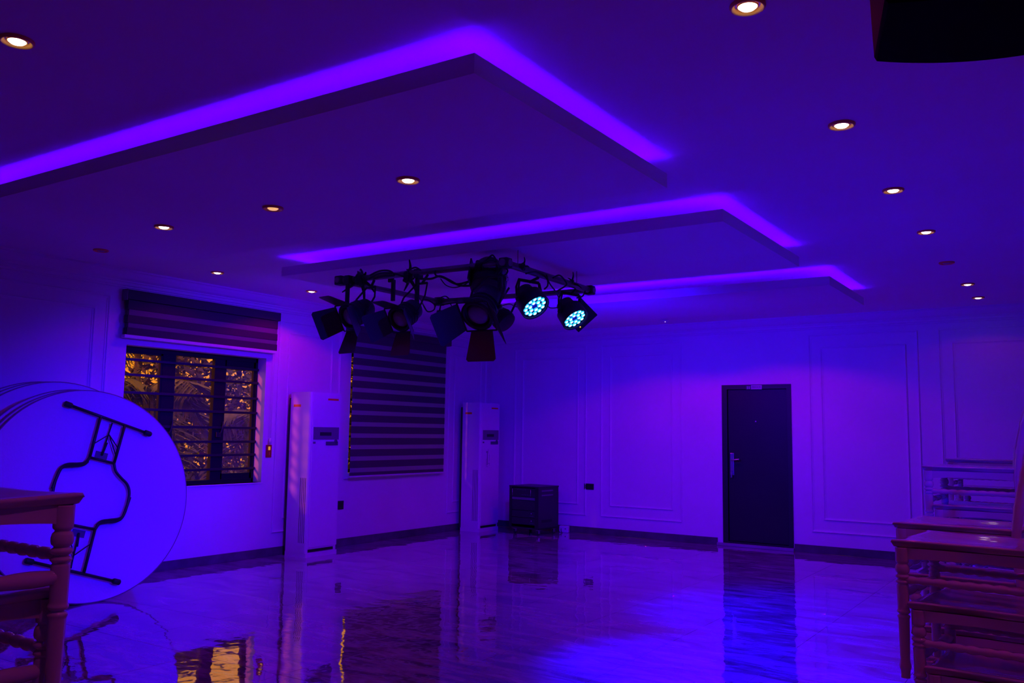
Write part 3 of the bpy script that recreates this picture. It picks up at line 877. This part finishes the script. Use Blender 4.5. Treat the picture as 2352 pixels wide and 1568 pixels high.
# leg frame geometry read off the upper half; the lower half is its point mirror
footL, footR = P2((154, 928)), P2((342, 996))
Lt, Rt = P2((231, 957)), P2((287, 976))
Lb, Rb = P2((206, 1050)), P2((262, 1064))
right_rail = [P2(p) for p in ((262, 1064), (266, 1082), (278, 1097), (292, 1112), (297, 1130), (294, 1152), (286, 1178), (276, 1190), (250, 1194), (233, 1197), (222, 1206))]
left_rail = [P2(p) for p in ((206, 1050), (196, 1062), (180, 1065), (156, 1066), (141, 1074), (130, 1096), (120, 1122))]
cen = (P2((154, 928)) + P2((270, 1336))) / 2
def mir(p): return Vector((2 * cen.x - p.x, 2 * cen.y - p.y, p.z))
for f in (lambda p: p, mir):
    b = MB()
    fl_, fr_ = f(footL), f(footR)
    b.tube([fl_, fr_], 0.0135, 10)
    b.tube([f(Lt), f(Lb)], 0.0135, 10); b.tube([f(Rt), f(Rb)], 0.0135, 10)
    b.tube([f(Lb), f(Rb)], 0.012, 10)
    lf = b.build('leg_frame', M_TUBE, front)
    ax = (fr_ - fl_).normalized()
    for e, sg in ((fl_, 1), (fr_, -1)):
        MB().lathe([(0.018, -0.035), (0.025, -0.028), (0.025, 0.022), (0.018, 0.035)], 14, frame_to(e + ax * sg * 0.012, ax, (0, 0, 1))).build('foot_cap', M_CABLE, lf)
    # folding stay between the two legs
    mid = (f(Lt) + f(Rt)) / 2; mb = (f(Lb) + f(Rb)) / 2
    s0 = mid.lerp(mb, 0.22); s1 = mid.lerp(mb, 0.86)
    s0.z = 0.035; s1.z = 0.012
    b = MB().tube([mid.lerp(mb, 0.05), s0, s1], 0.007, 8)
    b.tube([mid.lerp(mb, 0.55), s1], 0.011, 8)
    a1 = f(Lt).lerp(f(Lb), 0.68); a2 = f(Rt).lerp(f(Rb), 0.62); a3 = f(Rt).lerp(f(Rb), 0.82)
    k1 = mid.lerp(mb, 0.35)
    b.tube([k1, a1], 0.004, 6); b.tube([k1, a2], 0.005, 6); b.tube([k1, a3], 0.005, 6)
    b.build('folding_stay', M_BLACK, front)
    e = (f(Rb) - f(Lb)).normalized(); g = (mid - mb).normalized()
    MB().prism([((s1 + e * a + g * c_).x, (s1 + e * a + g * c_).y) for a, c_ in ((-0.055, -0.03), (0.055, -0.03), (0.055, 0.03), (-0.055, 0.03))], 0.0, 0.006).build('bracket', M_ACD, front)
    rail = smooth_path([f(p) for p in right_rail], 5)
    MB().tube(rail, 0.0125, 10).build('support_rail', M_TUBE, front)
    lr = [f(p) for p in left_rail]
    MB().tube(smooth_path(lr, 5), 0.0135, 10).build('support_rail', M_TUBE, front)

# ------------------------------------------------------------------ chairs
def turned(z0, z1, r0, rings, n=14, r_end=None):
    """profile of a turned leg between two heights with ring groups"""
    pr = []
    steps = 130
    for i in range(steps + 1):
        z = z0 + (z1 - z0) * i / steps
        rr = r0 + ((r_end if r_end else r0) - r0) * (1 - i / steps)
        for zc, amp, wd in rings:
            rr += amp * math.exp(-((z - zc) / wd) ** 2)
        pr.append((rr, z))
    return pr
SEAT = 0.48
def seat_outline():
    """front is -x; returns outline of the seat, front corners drawn out to points"""
    pts = []
    # front edge (x = 0) from near (y=-0.22) to far (y=+0.22), slightly bowed
    for i in range(13):
        s = -1 + 2 * i / 12
        pts.append((-0.016 * (1 - s * s) - 0.014 - 0.012 * abs(s) ** 10, 0.222 * s + 0.012 * s * abs(s) ** 9))
    # far side back to the rear, waisted just behind the corner
    for i in range(1, 9):
        s = i / 8
        pts.append((0.45 * s, 0.222 - 0.030 * s - 0.010 * math.sin(PI * min(1, s * 1.6)) ))
    for i in range(1, 6):
        s = i / 5
        pts.append((0.45 + 0.012 * math.sin(PI * s), 0.192 - 0.384 * s))
    for i in range(1, 8):
        s = 1 - i / 8
        pts.append((0.45 * s, -(0.222 - 0.030 * s - 0.010 * math.sin(PI * min(1, s * 1.6)))))
    return pts
def make_chair():
    t = empty('banquet_chair')
    out = seat_outline()
    n = len(out)
    cx, cy = 0.225, 0.0
    rings = []
    for sc, z in ((0.91, SEAT - 0.022), (0.965, SEAT - 0.016), (0.995, SEAT - 0.007), (1.0, SEAT - 0.002), (0.985, SEAT + 0.001), (0.90, SEAT + 0.001), (0.70, SEAT - 0.006), (0.40, SEAT - 0.010)):
        ring = []
        for x, y in out:
            zz = z
            if sc < 1.0 and z > SEAT - 0.012: zz = z + 0.006 * (abs(y) / 0.22) ** 2
            ring.append((cx + (x - cx) * sc, cy + (y - cy) * sc, zz))
        rings.append(ring)
    vs = [p for r_ in rings for p in r_] + [(cx, cy, SEAT - 0.010), (cx, cy, SEAT - 0.026)]
    fs = []
    for k in range(len(rings) - 1):
        for i in range(n):
            j = (i + 1) % n
            fs.append((k * n + i, k * n + j, (k + 1) * n + j, (k + 1) * n + i))
    top = len(rings) * n
    for i in range(n):
        j = (i + 1) % n
        fs.append(((len(rings) - 1) * n + i, (len(rings) - 1) * n + j, top)); fs.append((j, i, top + 1))
    MB().add(vs, fs, True).build('seat', M_CHAIR, t)
    # aprons, scalloped lower edge
    def apron(a, b2, name='apron'):
        a = Vector(a); b2 = Vector(b2); d = (b2 - a); L_ = d.length; d.normalize(); s = Vector((-d.y, d.x)) * 0.009
        vs = []; m_ = 14
        for i in range(m_ + 1):
            q = i / m_
            p = a + d * (L_ * q)
            zl = SEAT - 0.066 + 0.012 * math.sin(PI * q) ** 0.5
            for sg in (-1, 1):
                vs += [(p.x + s.x * sg, p.y + s.y * sg, zl), (p.x + s.x * sg, p.y + s.y * sg, SEAT - 0.02)]
        fs = []
        for i in range(m_):
            k = i * 4; k2 = k + 4
            fs += [(k, k2, k2 + 1, k + 1), (k + 2, k + 3, k2 + 3, k2 + 2), (k, k + 2, k2 + 2, k2)]
        MB().add(vs, fs).build(name, M_CHAIR, t)
    FX, FY, BX, BY = 0.004, 0.203, 0.435, 0.175
    apron((FX, -FY), (BX, -BY)); apron((FX, FY), (BX, BY)); apron((FX, -FY), (FX, FY)); apron((BX, -BY), (BX, BY))
    # turned front legs
    rg = [(SEAT - 0.078, -0.006, 0.004), (SEAT - 0.098, 0.003, 0.011), (SEAT - 0.114, -0.006, 0.0035), (SEAT - 0.124, 0.004, 0.005), (SEAT - 0.134, -0.006, 0.0035),
          (SEAT - 0.143, 0.003, 0.004), (SEAT - 0.150, -0.004, 0.003), (0.232, 0.004, 0.005), (0.223, -0.005, 0.003), (0.214, 0.003, 0.004), (0.04, 0.004, 0.012)]
    for sy in (-1, 1):
        MB().lathe(turned(0.0, SEAT - 0.02, 0.0235, rg, r_end=0.016), 14, Matrix.Translation((FX, sy * FY, 0))).build('leg', M_CHAIR, t)
    # rear legs carry on up as the back posts, leaning back
    for sy in (-1, 1):
        pts = []; rad = []
        for i in range(33):
            z = 0.92 * i / 32
            x = BX + 0.012 + (0.05 * ((0.45 - z) / 0.45) ** 2 if z < 0.45 else 0.10 * ((z - 0.45) / 0.47) ** 1.5)
            pts.append((x, sy * (BY + 0.012), z))
            rad.append(0.0185 + 0.004 * max(0, math.sin(z * 90)) * (1 if 0.5 < z < 0.85 else 0.2))
        MB().tube(pts, 0.018, 12, radii=rad).build('leg', M_CHAIR, t)
    # stretchers, rope turned
    def rope(a, b2, r0=0.011, amp=0.0045, cyc=9):
        a = Vector(a); b2 = Vector(b2); N = 48
        pts = [a.lerp(b2, i / N) for i in range(N + 1)]
        rad = [r0 + amp * abs(math.sin(PI * cyc * i / N)) for i in range(N + 1)]
        MB().tube(pts, r0, 10, radii=rad).build('stretcher', M_CHAIR, t)
    for sy in (-1, 1): rope((FX, sy * FY, 0.345), (BX + 0.01, sy * (BY + 0.008), 0.345))
    rope((FX, -FY, 0.298), (FX, FY, 0.298), 0.015, 0.004, 3)
    rope((BX + 0.02, -BY, 0.31), (BX + 0.02, BY, 0.31), 0.012, 0.003, 5)
    # back rails and spindles
    def bx_(z): return BX + 0.012 + 0.10 * ((z - 0.45) / 0.47) ** 1.5
    for z in (0.60, 0.80, 0.90):
        MB().tube([(bx_(z) , -BY - 0.012, z), (bx_(z) + 0.012, 0, z + (0.012 if z > 0.85 else 0)), (bx_(z), BY + 0.012, z)], 0.014, 10).build('back_rail', M_CHAIR, t)
    for k in range(6):
        yy = -0.135 + 0.054 * k
        MB().tube([(bx_(0.60) + 0.008, yy, 0.60), (bx_(0.80) + 0.008, yy, 0.80)], 0.009, 8, radii=[0.008, 0.008]).build('spindle', M_CHAIR, t)
    return t
chair0 = make_chair()
first = [True]
words = {4: ['topmost', 'second from top', 'third from top', 'bottom'], 5: ['topmost', 'second from top', 'middle', 'fourth from top', 'bottom']}
def stack(x, y, rz, count, where, group):
    d = Vector((math.cos(rz), math.sin(rz), 0))      # towards the chair back
    for k in range(count):
        o = chair0 if first[0] else copy_tree(chair0)
        first[0] = False
        lev = count - 1 - k
        o.location = Vector((x, y, lev * 0.215)) + d * (0.05 * k)
        o.rotation_euler = (0, 0, rz)
        tag(o, '%s white resin banquet chair in %s' % (words[count][k], where), 'chair', group)
stack(-0.576, 3.71, R(-7), 4, 'the nearest stack at the right edge', 'chairs stacked on the right')
stack(-0.706, 4.44, R(-5), 4, 'the second stack from the right foreground', 'chairs stacked on the right')
stack(-0.775, 5.72, R(-4), 5, 'the tall third stack on the right', 'chairs stacked on the right')
stack(-0.925, 7.85, R(-3), 5, 'the farthest stack on the right', 'chairs stacked on the right')
stack(-1.995, 0.942, R(176), 5, 'the stack at the left edge', 'chairs stacked on the left')

# ------------------------------------------------------------------ hanging speaker, top right
sp = empty('hanging_loudspeaker', (-0.185, 2.42, 2.52), R(23), 'black loudspeaker hanging from the ceiling in the top right corner', 'loudspeaker')
b = MB()
pr = []
NX = 12
# cabinet tapers to its base, bottom edge gently bowed
vs = []; fs = []
levels = [(0.00, 0.262), (0.012, 0.270), (0.10, 0.274), (0.42, 0.288), (0.50, 0.290)]
for z, hw in levels:
    for i in range(NX + 1):
        s = -1 + 2 * i / NX
        bow = 0.016 * s * s if z < 0.05 else 0
        vs.append((hw * s, -0.17 - 0.03 * (1 - s * s), z + bow))
    for i in range(NX + 1):
        s = 1 - 2 * i / NX
        bow = 0.016 * s * s if z < 0.05 else 0
        vs.append((hw * 0.82 * s, 0.17, z + bow))
n = 2 * (NX + 1)
for k in range(len(levels) - 1):
    for i in range(n):
        j = (i + 1) % n
        fs.append((k * n + i, k * n + j, (k + 1) * n + j, (k + 1) * n + i))
for k, kk in ((0, 0), (len(levels) - 1, 0)):
    for i in range(NX):
        fs.append((k * n + i, k * n + i + 1, k * n + n - 2 - i, k * n + n - 1 - i))
b.add(vs, fs, False)
b.build('cabinet', M_SPK, sp)
g = MB()
vs = []; fs = []
for z, hw in ((0.04, 0.255), (0.25, 0.265), (0.47, 0.272)):
    for i in range(NX + 1):
        s = -1 + 2 * i / NX
        vs.append((hw * s, -0.176 - 0.03 * (1 - s * s), z))
for k in range(2):
    for i in range(NX):
        fs.append((k * 13 + i, k * 13 + i + 1, k * 13 + 14 + i, k * 13 + 13 + i))
g.add(vs, fs, True).build('grille', M_GRILLE, sp)
MB().box((-0.05, -0.04, 0.50), (0.05, 0.04, 0.58), bev=0.004).build('bracket', M_BLACK, sp)

# ------------------------------------------------------------------ lighting rig
ZR = 2.78
rig = empty('lighting_rig', (-4.5, 6.1, ZR), 0, 'square steel pipe frame hung under the ceiling carrying the stage lamps', 'lighting rig')
cL, cT, cR, cF = Vector((-5.34, 5.40, ZR)), Vector((-3.66, 5.44, ZR)), Vector((-3.70, 6.86, ZR)), Vector((-5.33, 6.76, ZR))
O = Vector((-4.5, 6.1, ZR))
for a, c, r_ in ((cL, cT, 0.026), (cT, cR, 0.028), (cR, cF, 0.024), (cF, cL, 0.024)):
    dd = (c - a).normalized() * 0.05
    MB().tube([a - O - dd, c - O + dd], r_, 14).build('pipe', M_PIPE, rig)
for c in (cL, cT, cR, cF):
    q = c - O
    MB().box((q.x - 0.04, q.y - 0.04, -0.04), (q.x + 0.04, q.y + 0.04, 0.04), bev=0.01).build('coupler', M_BLACK, rig)

for wx, wy in ((-3.665, 5.62), (-3.70, 6.62), (-4.78, 6.80), (-5.33, 5.62)):
    MB().tube([(wx - O.x, wy - O.y, 0.02), (wx - O.x, wy - O.y, ZI - ZR)], 0.0025, 6).build('hanger_wire', M_BLACK, rig)

def cam_dir(r_, u, tw):
    return (RIGHT * r_ + UP * u - FWD * tw).normalized()

def fresnel(loc, d, pipe_pt, label, scale=1.0, body_len=0.24):
    m = frame_to(loc, d)
    t = empty('barn_door_lamp', (0, 0, 0), 0, label, 'stage lamp', 'barn door stage lamps on the rig')
    t.matrix_world = m @ Matrix.Scale(scale, 4)
    # z=0 is the lens plane, body behind along -z
    MB().lathe([(0.0001, -body_len), (0.06, -body_len), (0.085, -body_len + 0.03), (0.095, -0.12), (0.098, -0.02), (0.098, 0.0), (0.088, 0.004), (0.084, -0.02), (0.0001, -0.024)], 28).build('housing', M_BLACK, t)
    MB().lathe([(0.100, -0.012), (0.112, -0.006), (0.112, 0.012), (0.090, 0.014), (0.086, 0.0), (0.100, -0.012)], 32, cap=False).build('lens_ring', M_BLACK2, t)
    MB().lathe([(0.0001, 0.018), (0.03, 0.016), (0.06, 0.009), (0.072, -0.004), (0.074, -0.012)], 32, cap=False).build('lens', M_LENS, t)
    b = MB()
    for sx_ in (-1, 1):
        b.box((sx_ * 0.112 - 0.004, -0.112, 0.010), (sx_ * 0.112 + 0.004, 0.112, 0.018))
        b.box((-0.112, sx_ * 0.112 - 0.004, 0.010), (0.112, sx_ * 0.112 + 0.004, 0.018))
    b.build('gel_frame', M_BLACK, t)
    # four flaps, hinged on the frame and splayed outward
    for k, (ang, wd0, wd1, ln, op) in enumerate(((0, 0.095, 0.075, 0.20, 40), (90, 0.105, 0.125, 0.20, 38), (180, 0.080, 0.110, 0.20, 46), (270, 0.105, 0.125, 0.20, 38))):
        rot = Matrix.Rotation(R(ang), 4, 'Z') @ Matrix.Translation((0, 0.116, 0.016)) @ Matrix.Rotation(R(90 - op), 4, 'X')
        poly = [(-wd0, 0), (wd0, 0), (wd1, ln - 0.015), (wd1 - 0.015, ln), (-wd1 + 0.015, ln), (-wd1, ln - 0.015)]
        MB().prism(poly, -0.0012, 0.0012, rot).build('barn_door', M_BLACK2, t)
    # ribs round the back
    for k in range(3):
        MB().lathe([(0.097, -0.06 - 0.035 * k), (0.103, -0.057 - 0.035 * k), (0.103, -0.050 - 0.035 * k), (0.097, -0.047 - 0.035 * k)], 28, cap=False).build('cooling_rib', M_BLACK, t)
    # yoke up to the pipe
    im = (m @ Matrix.Scale(scale, 4)).inverted()
    pp = im @ Vector(pipe_pt)
    yk = MB()
    for sx_ in (-1, 1):
        yk.tube([(sx_ * 0.115, 0.0, -0.09), (sx_ * 0.12, pp.y * 0.45, -0.09 + (pp.z + 0.09) * 0.45), (sx_ * 0.06 + pp.x * 0.5, pp.y * 0.78, -0.09 + (pp.z + 0.09) * 0.78)], 0.008, 6)
        MB().lathe([(0.018, 0), (0.016, 0.025), (0.0001, 0.027)], 10, frame_to((sx_ * 0.115, 0, -0.09), (sx_, 0, 0))).build('tilt_knob', M_CABLE, t)
    yk.tube([(-0.06 + pp.x * 0.5, pp.y * 0.78, -0.09 + (pp.z + 0.09) * 0.78), (0.06 + pp.x * 0.5, pp.y * 0.78, -0.09 + (pp.z + 0.09) * 0.78)], 0.010, 6)
    yk.tube([(pp.x * 0.5, pp.y * 0.78, -0.09 + (pp.z + 0.09) * 0.78), tuple(pp)], 0.012, 8)
    yk.build('yoke', M_BLACK, t)
    return t
p1 = at(802, 728, 1, 5.14); p2 = at(918, 733, 1, 5.14); p3 = at(1097, 724, 1, 5.16)
fresnel(p1, cam_dir(-0.60, -0.38, 0.70), (p1.x + 0.02, 5.40, ZR - 0.03), 'leftmost barn door stage lamp on the rig, facing left', 0.98)
fresnel(p2, cam_dir(-0.50, -0.46, 0.74), (p2.x + 0.05, 5.41, ZR - 0.03), 'middle barn door stage lamp on the rig above the lowered blind', 0.93)
fresnel(p3, cam_dir(-0.34, -0.58, 0.74), (p3.x + 0.02, 5.43, ZR - 0.03), 'rightmost barn door stage lamp on the rig, with wide bottom flap', 1.12, 0.27)

# bulky lamp body behind the right barn door lamp (upper part of its fixture)
def drum(loc, d, rad, ln, label, name='stage_lamp', leds=False):
    t = empty(name, (0, 0, 0), 0, label, 'stage lamp')
    t.matrix_world = frame_to(loc, d)
    MB().lathe([(0.0001, -ln), (rad * 0.62, -ln), (rad * 0.85, -ln * 0.86), (rad, -ln * 0.55), (rad, 0.0), (rad * 0.93, 0.004), (0.0001, 0.004)], 30).build('housing', M_BLACK, t)
    for k in range(4):
        z = -ln * 0.5 + k * ln * 0.11
        MB().lathe([(rad, z), (rad + 0.005, z + 0.003), (rad + 0.005, z + 0.009), (rad, z + 0.012)], 30, cap=False).build('cooling_rib', M_BLACK, t)
    return t
q = at(1117, 660, 1, 5.50)
big = drum(q, cam_dir(-0.1, -0.80, 0.55), 0.125, 0.25, 'large black drum shaped spotlight body above the right barn door lamp')
MB().box((-0.13, -0.12, -0.20), (-0.118, 0.12, 0.0), bev=0.002).build('side_plate', M_BLACK2, big)
MB().box((0.118, -0.12, -0.20), (0.130, 0.12, 0.0), bev=0.002).build('side_plate', M_BLACK2, big)
MB().lathe([(0.02, 0), (0.018, 0.03), (0.0001, 0.03)], 10, frame_to((0.13, -0.02, -0.1), (1, 0, 0))).build('tilt_knob', M_CHROME, big)

q = at(1163, 742, 1, 6.60)
bk = drum(q, cam_dir(0.55, -0.55, 0.45), 0.10, 0.16, 'round black lamp seen half hidden behind the right barn door lamp')
MB().tube([(0.1, -0.06, -0.08), (0.125, 0.05, -0.10), (0.125, 0.16, -0.12), tuple(bk.matrix_world.inverted() @ Vector((q.x + 0.02, 6.80, ZR - 0.02)))], 0.010, 8).build('yoke', M_BLACK, bk)
MB().tube([(-0.1, -0.06, -0.08), (-0.125, 0.05, -0.10), (-0.05, 0.28, -0.16)], 0.010, 8).build('yoke', M_BLACK, bk)

# fixture seen from the back with two red indicators
q = at(1034, 741, 1, 6.55)
fxm = frame_to(q, cam_dir(0.15, 0.05, 1.0))
fb = empty('effect_light', (0, 0, 0), 0, 'flat black effect light with two red indicator dots between barn door lamps', 'stage lamp')
fb.matrix_world = fxm
# local axes: x right-ish, y up
poly = [(-0.125, 0.115), (0.055, 0.122), (0.135, -0.025), (0.035, -0.09), (0.0, -0.088), (-0.07, -0.112), (-0.10, -0.095), (-0.128, -0.02)]
fx_dir = 1 if (fxm.to_3x3() @ Vector((1, 0, 0))).dot(RIGHT) > 0 else -1
poly = [(fx_dir * x, y) for x, y in poly]
MB().prism(poly, -0.12, 0.0).build('housing', M_BLACK, fb)
for x, y, r_ in ((-0.058, -0.035, 0.007), (-0.085, -0.033, 0.004)):
    MB().lathe([(r_, 0), (r_ * 0.8, 0.004), (0.0001, 0.005)], 10, Matrix.Translation((fx_dir * x, y, 0))).build('indicator', M_LEDR, fb)
MB().tube([(fx_dir * -0.10, 0.115, -0.06), (fx_dir * -0.09, 0.17, -0.06), (fx_dir * 0.0, 0.19, -0.06), (fx_dir * 0.04, 0.12, -0.06), (fx_dir * 0.0, 0.19, -0.06), tuple(fxm.inverted() @ Vector((q.x, 6.77, ZR - 0.02)))], 0.008, 8).build('yoke', M_BLACK, fb)

# LED par cans, lit
def par(loc, d, pipe_pt, label, extra=False):
    m = frame_to(loc, d)
    t = empty('led_par_can', (0, 0, 0), 0, label, 'stage lamp', 'lit LED par cans')
    t.matrix_world = m
    MB().lathe([(0.0001, -0.20), (0.06, -0.20), (0.075, -0.19), (0.085, -0.13), (0.118, -0.10), (0.122, -0.02), (0.122, 0.020), (0.117, 0.022), (0.114, 0.0)], 36, cap=False).build('housing', M_BLACK2, t)
    MB().lathe([(0.0001, -0.001), (0.115, -0.001)], 36, cap=False).build('face_plate', M_BLACK2, t)
    for cnt, rr, ph in ((12, 0.082, 0.1), (6, 0.043, 0.35)):
        for k in range(cnt):
            a = 2 * PI * k / cnt + ph
            mm = Matrix.Translation((rr * math.cos(a), rr * math.sin(a), 0))
            ld = MB().lathe([(0.0185, -0.001), (0.0185, 0.003), (0.016, 0.006), (0.0125, 0.007)], 14, mm, cap=False).build('led_lens', M_LED, t)
            MB().lathe([(0.0128, 0.0068), (0.008, 0.010), (0.0001, 0.011)], 12, mm).build('led_core', M_LEDC, ld)
    light('diode_glow', 'POINT', m @ Vector((0, 0, 0.035)), BLUE, 0.55, radius=0.03)
    im = m.inverted()
    pp = im @ Vector(pipe_pt)
    for ex in (0.0, 0.035):
        yk = MB()
        A = []
        for sx_ in (-1, 1):
            A.append([(sx_ * 0.126, 0.0, -0.07 - ex), (sx_ * 0.130, pp.y * 0.35, -0.07 + (pp.z + 0.07) * 0.4 - ex), (sx_ * 0.11, pp.y * 0.72, -0.07 + (pp.z + 0.07) * 0.8 - ex * 0.5)])
        yk.tube(A[0] + A[1][::-1], 0.009, 6)
        if ex == 0: yk.tube([(0, pp.y * 0.72, -0.07 + (pp.z + 0.07) * 0.8), tuple(pp)], 0.012, 8)
        yk.build('yoke', M_BLACK, t)
    for sx_ in (-1, 1):
        MB().lathe([(0.020, 0), (0.018, 0.022), (0.0001, 0.024)], 12, frame_to((sx_ * 0.126, 0, -0.07), (sx_, 0, 0))).build('tilt_knob', M_CABLE, t)
    return t
q1 = at(1228, 703, 1, 5.85); q2 = at(1320, 731, 1, 6.55)
par(q1, cam_dir(0.46, -0.66, 0.58), (-3.68, 5.95, ZR - 0.03), 'nearer lit LED par can with blue white diodes under the rig')
par(q2, cam_dir(0.44, -0.70, 0.56), (-3.70, 6.60, ZR - 0.03), 'farther lit LED par can at the right end of the rig')
# square gel frame / dark plate hanging behind the second can
q = at(1332, 724, 1, 6.75)
gf = empty('gel_frame_plate', (0, 0, 0), 0, 'square black plate tilted like a diamond behind the farther LED can', 'plate')
gf.matrix_world = frame_to(q, cam_dir(0.15, -0.35, 0.9)) @ Matrix.Rotation(R(-42), 4, 'Z')
MB().box((-0.115, -0.115, -0.01), (0.115, 0.115, 0.0), bev=0.004).build('plate', M_BLACK, gf)
MB().tube([(0, 0, -0.01), (0.02, 0.10, -0.06)], 0.01, 8).build('stem', M_BLACK, gf)
MB().lathe([(0.006, 0), (0.004, 0.006), (0.0001, 0.007)], 8, Matrix.Translation((0.085, -0.07, 0.0))).build('indicator', mat('amber_indicator', (1, 0.6, 0.1), 0.3, emis=(1, 0.45, 0.05), estr=2), gf)

# clamps, taped cable knots and hanging brackets on the pipes
def knot(px, py, yv, rad, label, spike=None, n=5):
    c = at(px, py, 1, yv)
    b = MB()
    for k in range(n):
        a = random.uniform(0, PI)
        ax = Vector((random.uniform(-1, 1), random.uniform(-1, 1), random.uniform(-0.5, 0.5))).normalized()
        u = ax.orthogonal().normalized(); v = ax.cross(u)
        r0 = rad * random.uniform(0.55, 1.0)
        pts = [c + (u * math.cos(2 * PI * i / 20) + v * math.sin(2 * PI * i / 20)) * r0 * (1 + 0.2 * math.sin(3 * 2 * PI * i / 20 + k)) for i in range(20)]
        b.tube(pts, rad * 0.13, 6, closed=True)
    b.lathe([(0.0001, -rad * 0.9), (rad * 0.55, -rad * 0.5), (rad * 0.7, 0.05 * rad), (rad * 0.5, rad * 0.6), (0.0001, rad * 0.8)], 9, Matrix.Translation(c), smooth=False)
    if spike:
        for (dx, dy) in spike:
            e = at(px + dx, py + dy, 1, yv)
            b.tube(smooth_path([c, c.lerp(e, 0.5) + Vector((0, 0.02, 0.01)), e], 4), rad * 0.2, 6, radii=[rad * 0.34 * (1 - 0.75 * i / 8) for i in range(9)])
    o = b.build('taped_cable_knot', M_CABLE)
    return tag(o, label, 'cable', 'taped cable knots on the rig')
knot(828, 641, 5.38, 0.062, 'taped black cable knot at the left end of the near pipe', [(-42, 30), (-38, 8), (0, -24), (12, -16), (32, 30), (8, 62)])
knot(938, 636, 5.40, 0.055, 'pointed black cable knot standing up on the near pipe', [(2, -40), (-10, 32), (22, 52), (-4, -18)])
knot(1100, 612, 5.42, 0.05, 'black cable knot where the near pipe meets the corner', [(22, 4), (-8, 14), (12, 24)])
knot(1200, 612, 5.60, 0.03, 'small cable tie knot on the right pipe past the corner', [(4, -22), (16, 2), (-10, -6)], 3)
knot(1312, 650, 6.50, 0.035, 'small cable knot near the far end of the right pipe', [(4, -26), (24, 12), (-8, -12)], 4)
for (px, py, yv, lab) in ((798, 676, 5.36, 'short black bracket behind the leftmost barn door lamp'), (903, 668, 5.50, 'short black bracket left of the middle barn door lamp'), (958, 672, 5.42, 'slim black bracket above the middle barn door lamp'), (1148, 660, 5.46, 'slim black bracket beside the large spotlight body')):
    c = at(px, py, 1, yv)
    b = MB().box((c.x - 0.016, c.y - 0.012, c.z - 0.085), (c.x + 0.016, c.y + 0.012, ZR - 0.02), bev=0.003)
    b.box((c.x - 0.028, c.y - 0.02, ZR - 0.045), (c.x + 0.028, 5.46, ZR + 0.028), bev=0.004)
    tag(b.build('hanging_bracket', M_BLACK), lab, 'bracket', 'lamp brackets on the rig')

def cable(pts, label, r_=0.006):
    P = [at(px, py, 1, yv) for px, py, yv in pts]
    o = MB().tube(smooth_path(P, 6), r_, 6).build('rig_cable', M_CABLE)
    tag(o, label, 'cable', 'black cables on the rig')
cable([(850, 632, 5.36), (872, 622, 5.36), (895, 622, 5.36), (905, 632, 5.36), (880, 634, 5.36), (858, 640, 5.36)], 'looped cable lying on the near pipe left of the pointed knot', 0.008)
cable([(848, 640, 5.36), (870, 628, 5.36), (900, 627, 5.36), (925, 634, 5.36)], 'cable wound along the near pipe between two knots', 0.008)
cable([(965, 640, 5.37), (990, 640, 5.37), (1010, 634, 5.37), (1030, 642, 5.38), (1055, 655, 5.4), (1082, 656, 5.42)], 'thick cable slung from the pipe towards the large spotlight body', 0.009)
cable([(1000, 620, 5.37), (1001, 632, 5.37), (1020, 638, 5.37), (1048, 652, 5.39), (1080, 645, 5.42)], 'cable with connector hooked over the near pipe', 0.008)
cable([(1012, 640, 5.37), (1025, 655, 5.37), (1045, 660, 5.39), (1070, 652, 5.40), (1085, 638, 5.42)], 'thin cable sagging below the near pipe', 0.0045)
cable([(945, 617, 5.38), (955, 614, 5.38), (966, 620, 5.38)], 'short cable loop right of the pointed knot', 0.007)
cable([(1104, 608, 5.40), (1122, 592, 5.40), (1132, 586, 5.40), (1140, 600, 5.40), (1128, 598, 5.40), (1108, 604, 5.40)], 'cable loop rising above the pipe corner', 0.007)
cable([(1140, 600, 5.42), (1143, 622, 5.42), (1158, 632, 5.45), (1166, 622, 5.45), (1158, 612, 5.45)], 'cable loop hanging at the pipe corner', 0.007)
cable([(960, 680, 6.70), (966, 688, 6.2), (972, 700, 5.6), (982, 715, 5.6), (996, 712, 5.6), (998, 700, 5.6), (985, 690, 5.6), (975, 688, 5.6)], 'round cable loop between the middle lamp and effect light', 0.006)
cable([(1000, 704, 6.5), (1006, 688, 6.5), (1022, 680, 6.5), (1034, 688, 6.5)], 'cable arching over the effect light', 0.006)
cable([(1208, 628, 5.65), (1232, 624, 5.8), (1255, 638, 5.9), (1258, 655, 5.9), (1250, 664, 5.9)], 'cable loop from the right pipe over the nearer LED can', 0.007)
cable([(1270, 638, 6.1), (1285, 632, 6.2), (1298, 645, 6.3), (1300, 655, 6.3), (1280, 668, 6.3)], 'cable loop between the two LED cans', 0.007)
cable([(1255, 630, 6.0), (1262, 650, 6.05), (1278, 672, 6.2), (1286, 690, 6.4), (1290, 700, 6.5)], 'cable dropping from the right pipe to the farther LED can', 0.006)
cable([(1252, 690, 6.0), (1262, 706, 6.1), (1280, 706, 6.3), (1290, 700, 6.4)], 'low sagging cable joining the two LED cans', 0.0045)
cable([(1322, 650, 6.6), (1336, 655, 6.7), (1344, 665, 6.75), (1338, 680, 6.7), (1325, 684, 6.6)], 'cable wrapped at the far end of the right pipe', 0.007)
cable([(1152, 702, 6.4), (1170, 698, 6.3), (1184, 704, 6.1), (1192, 704, 6.0)], 'thin cable left of the nearer LED can', 0.0045)
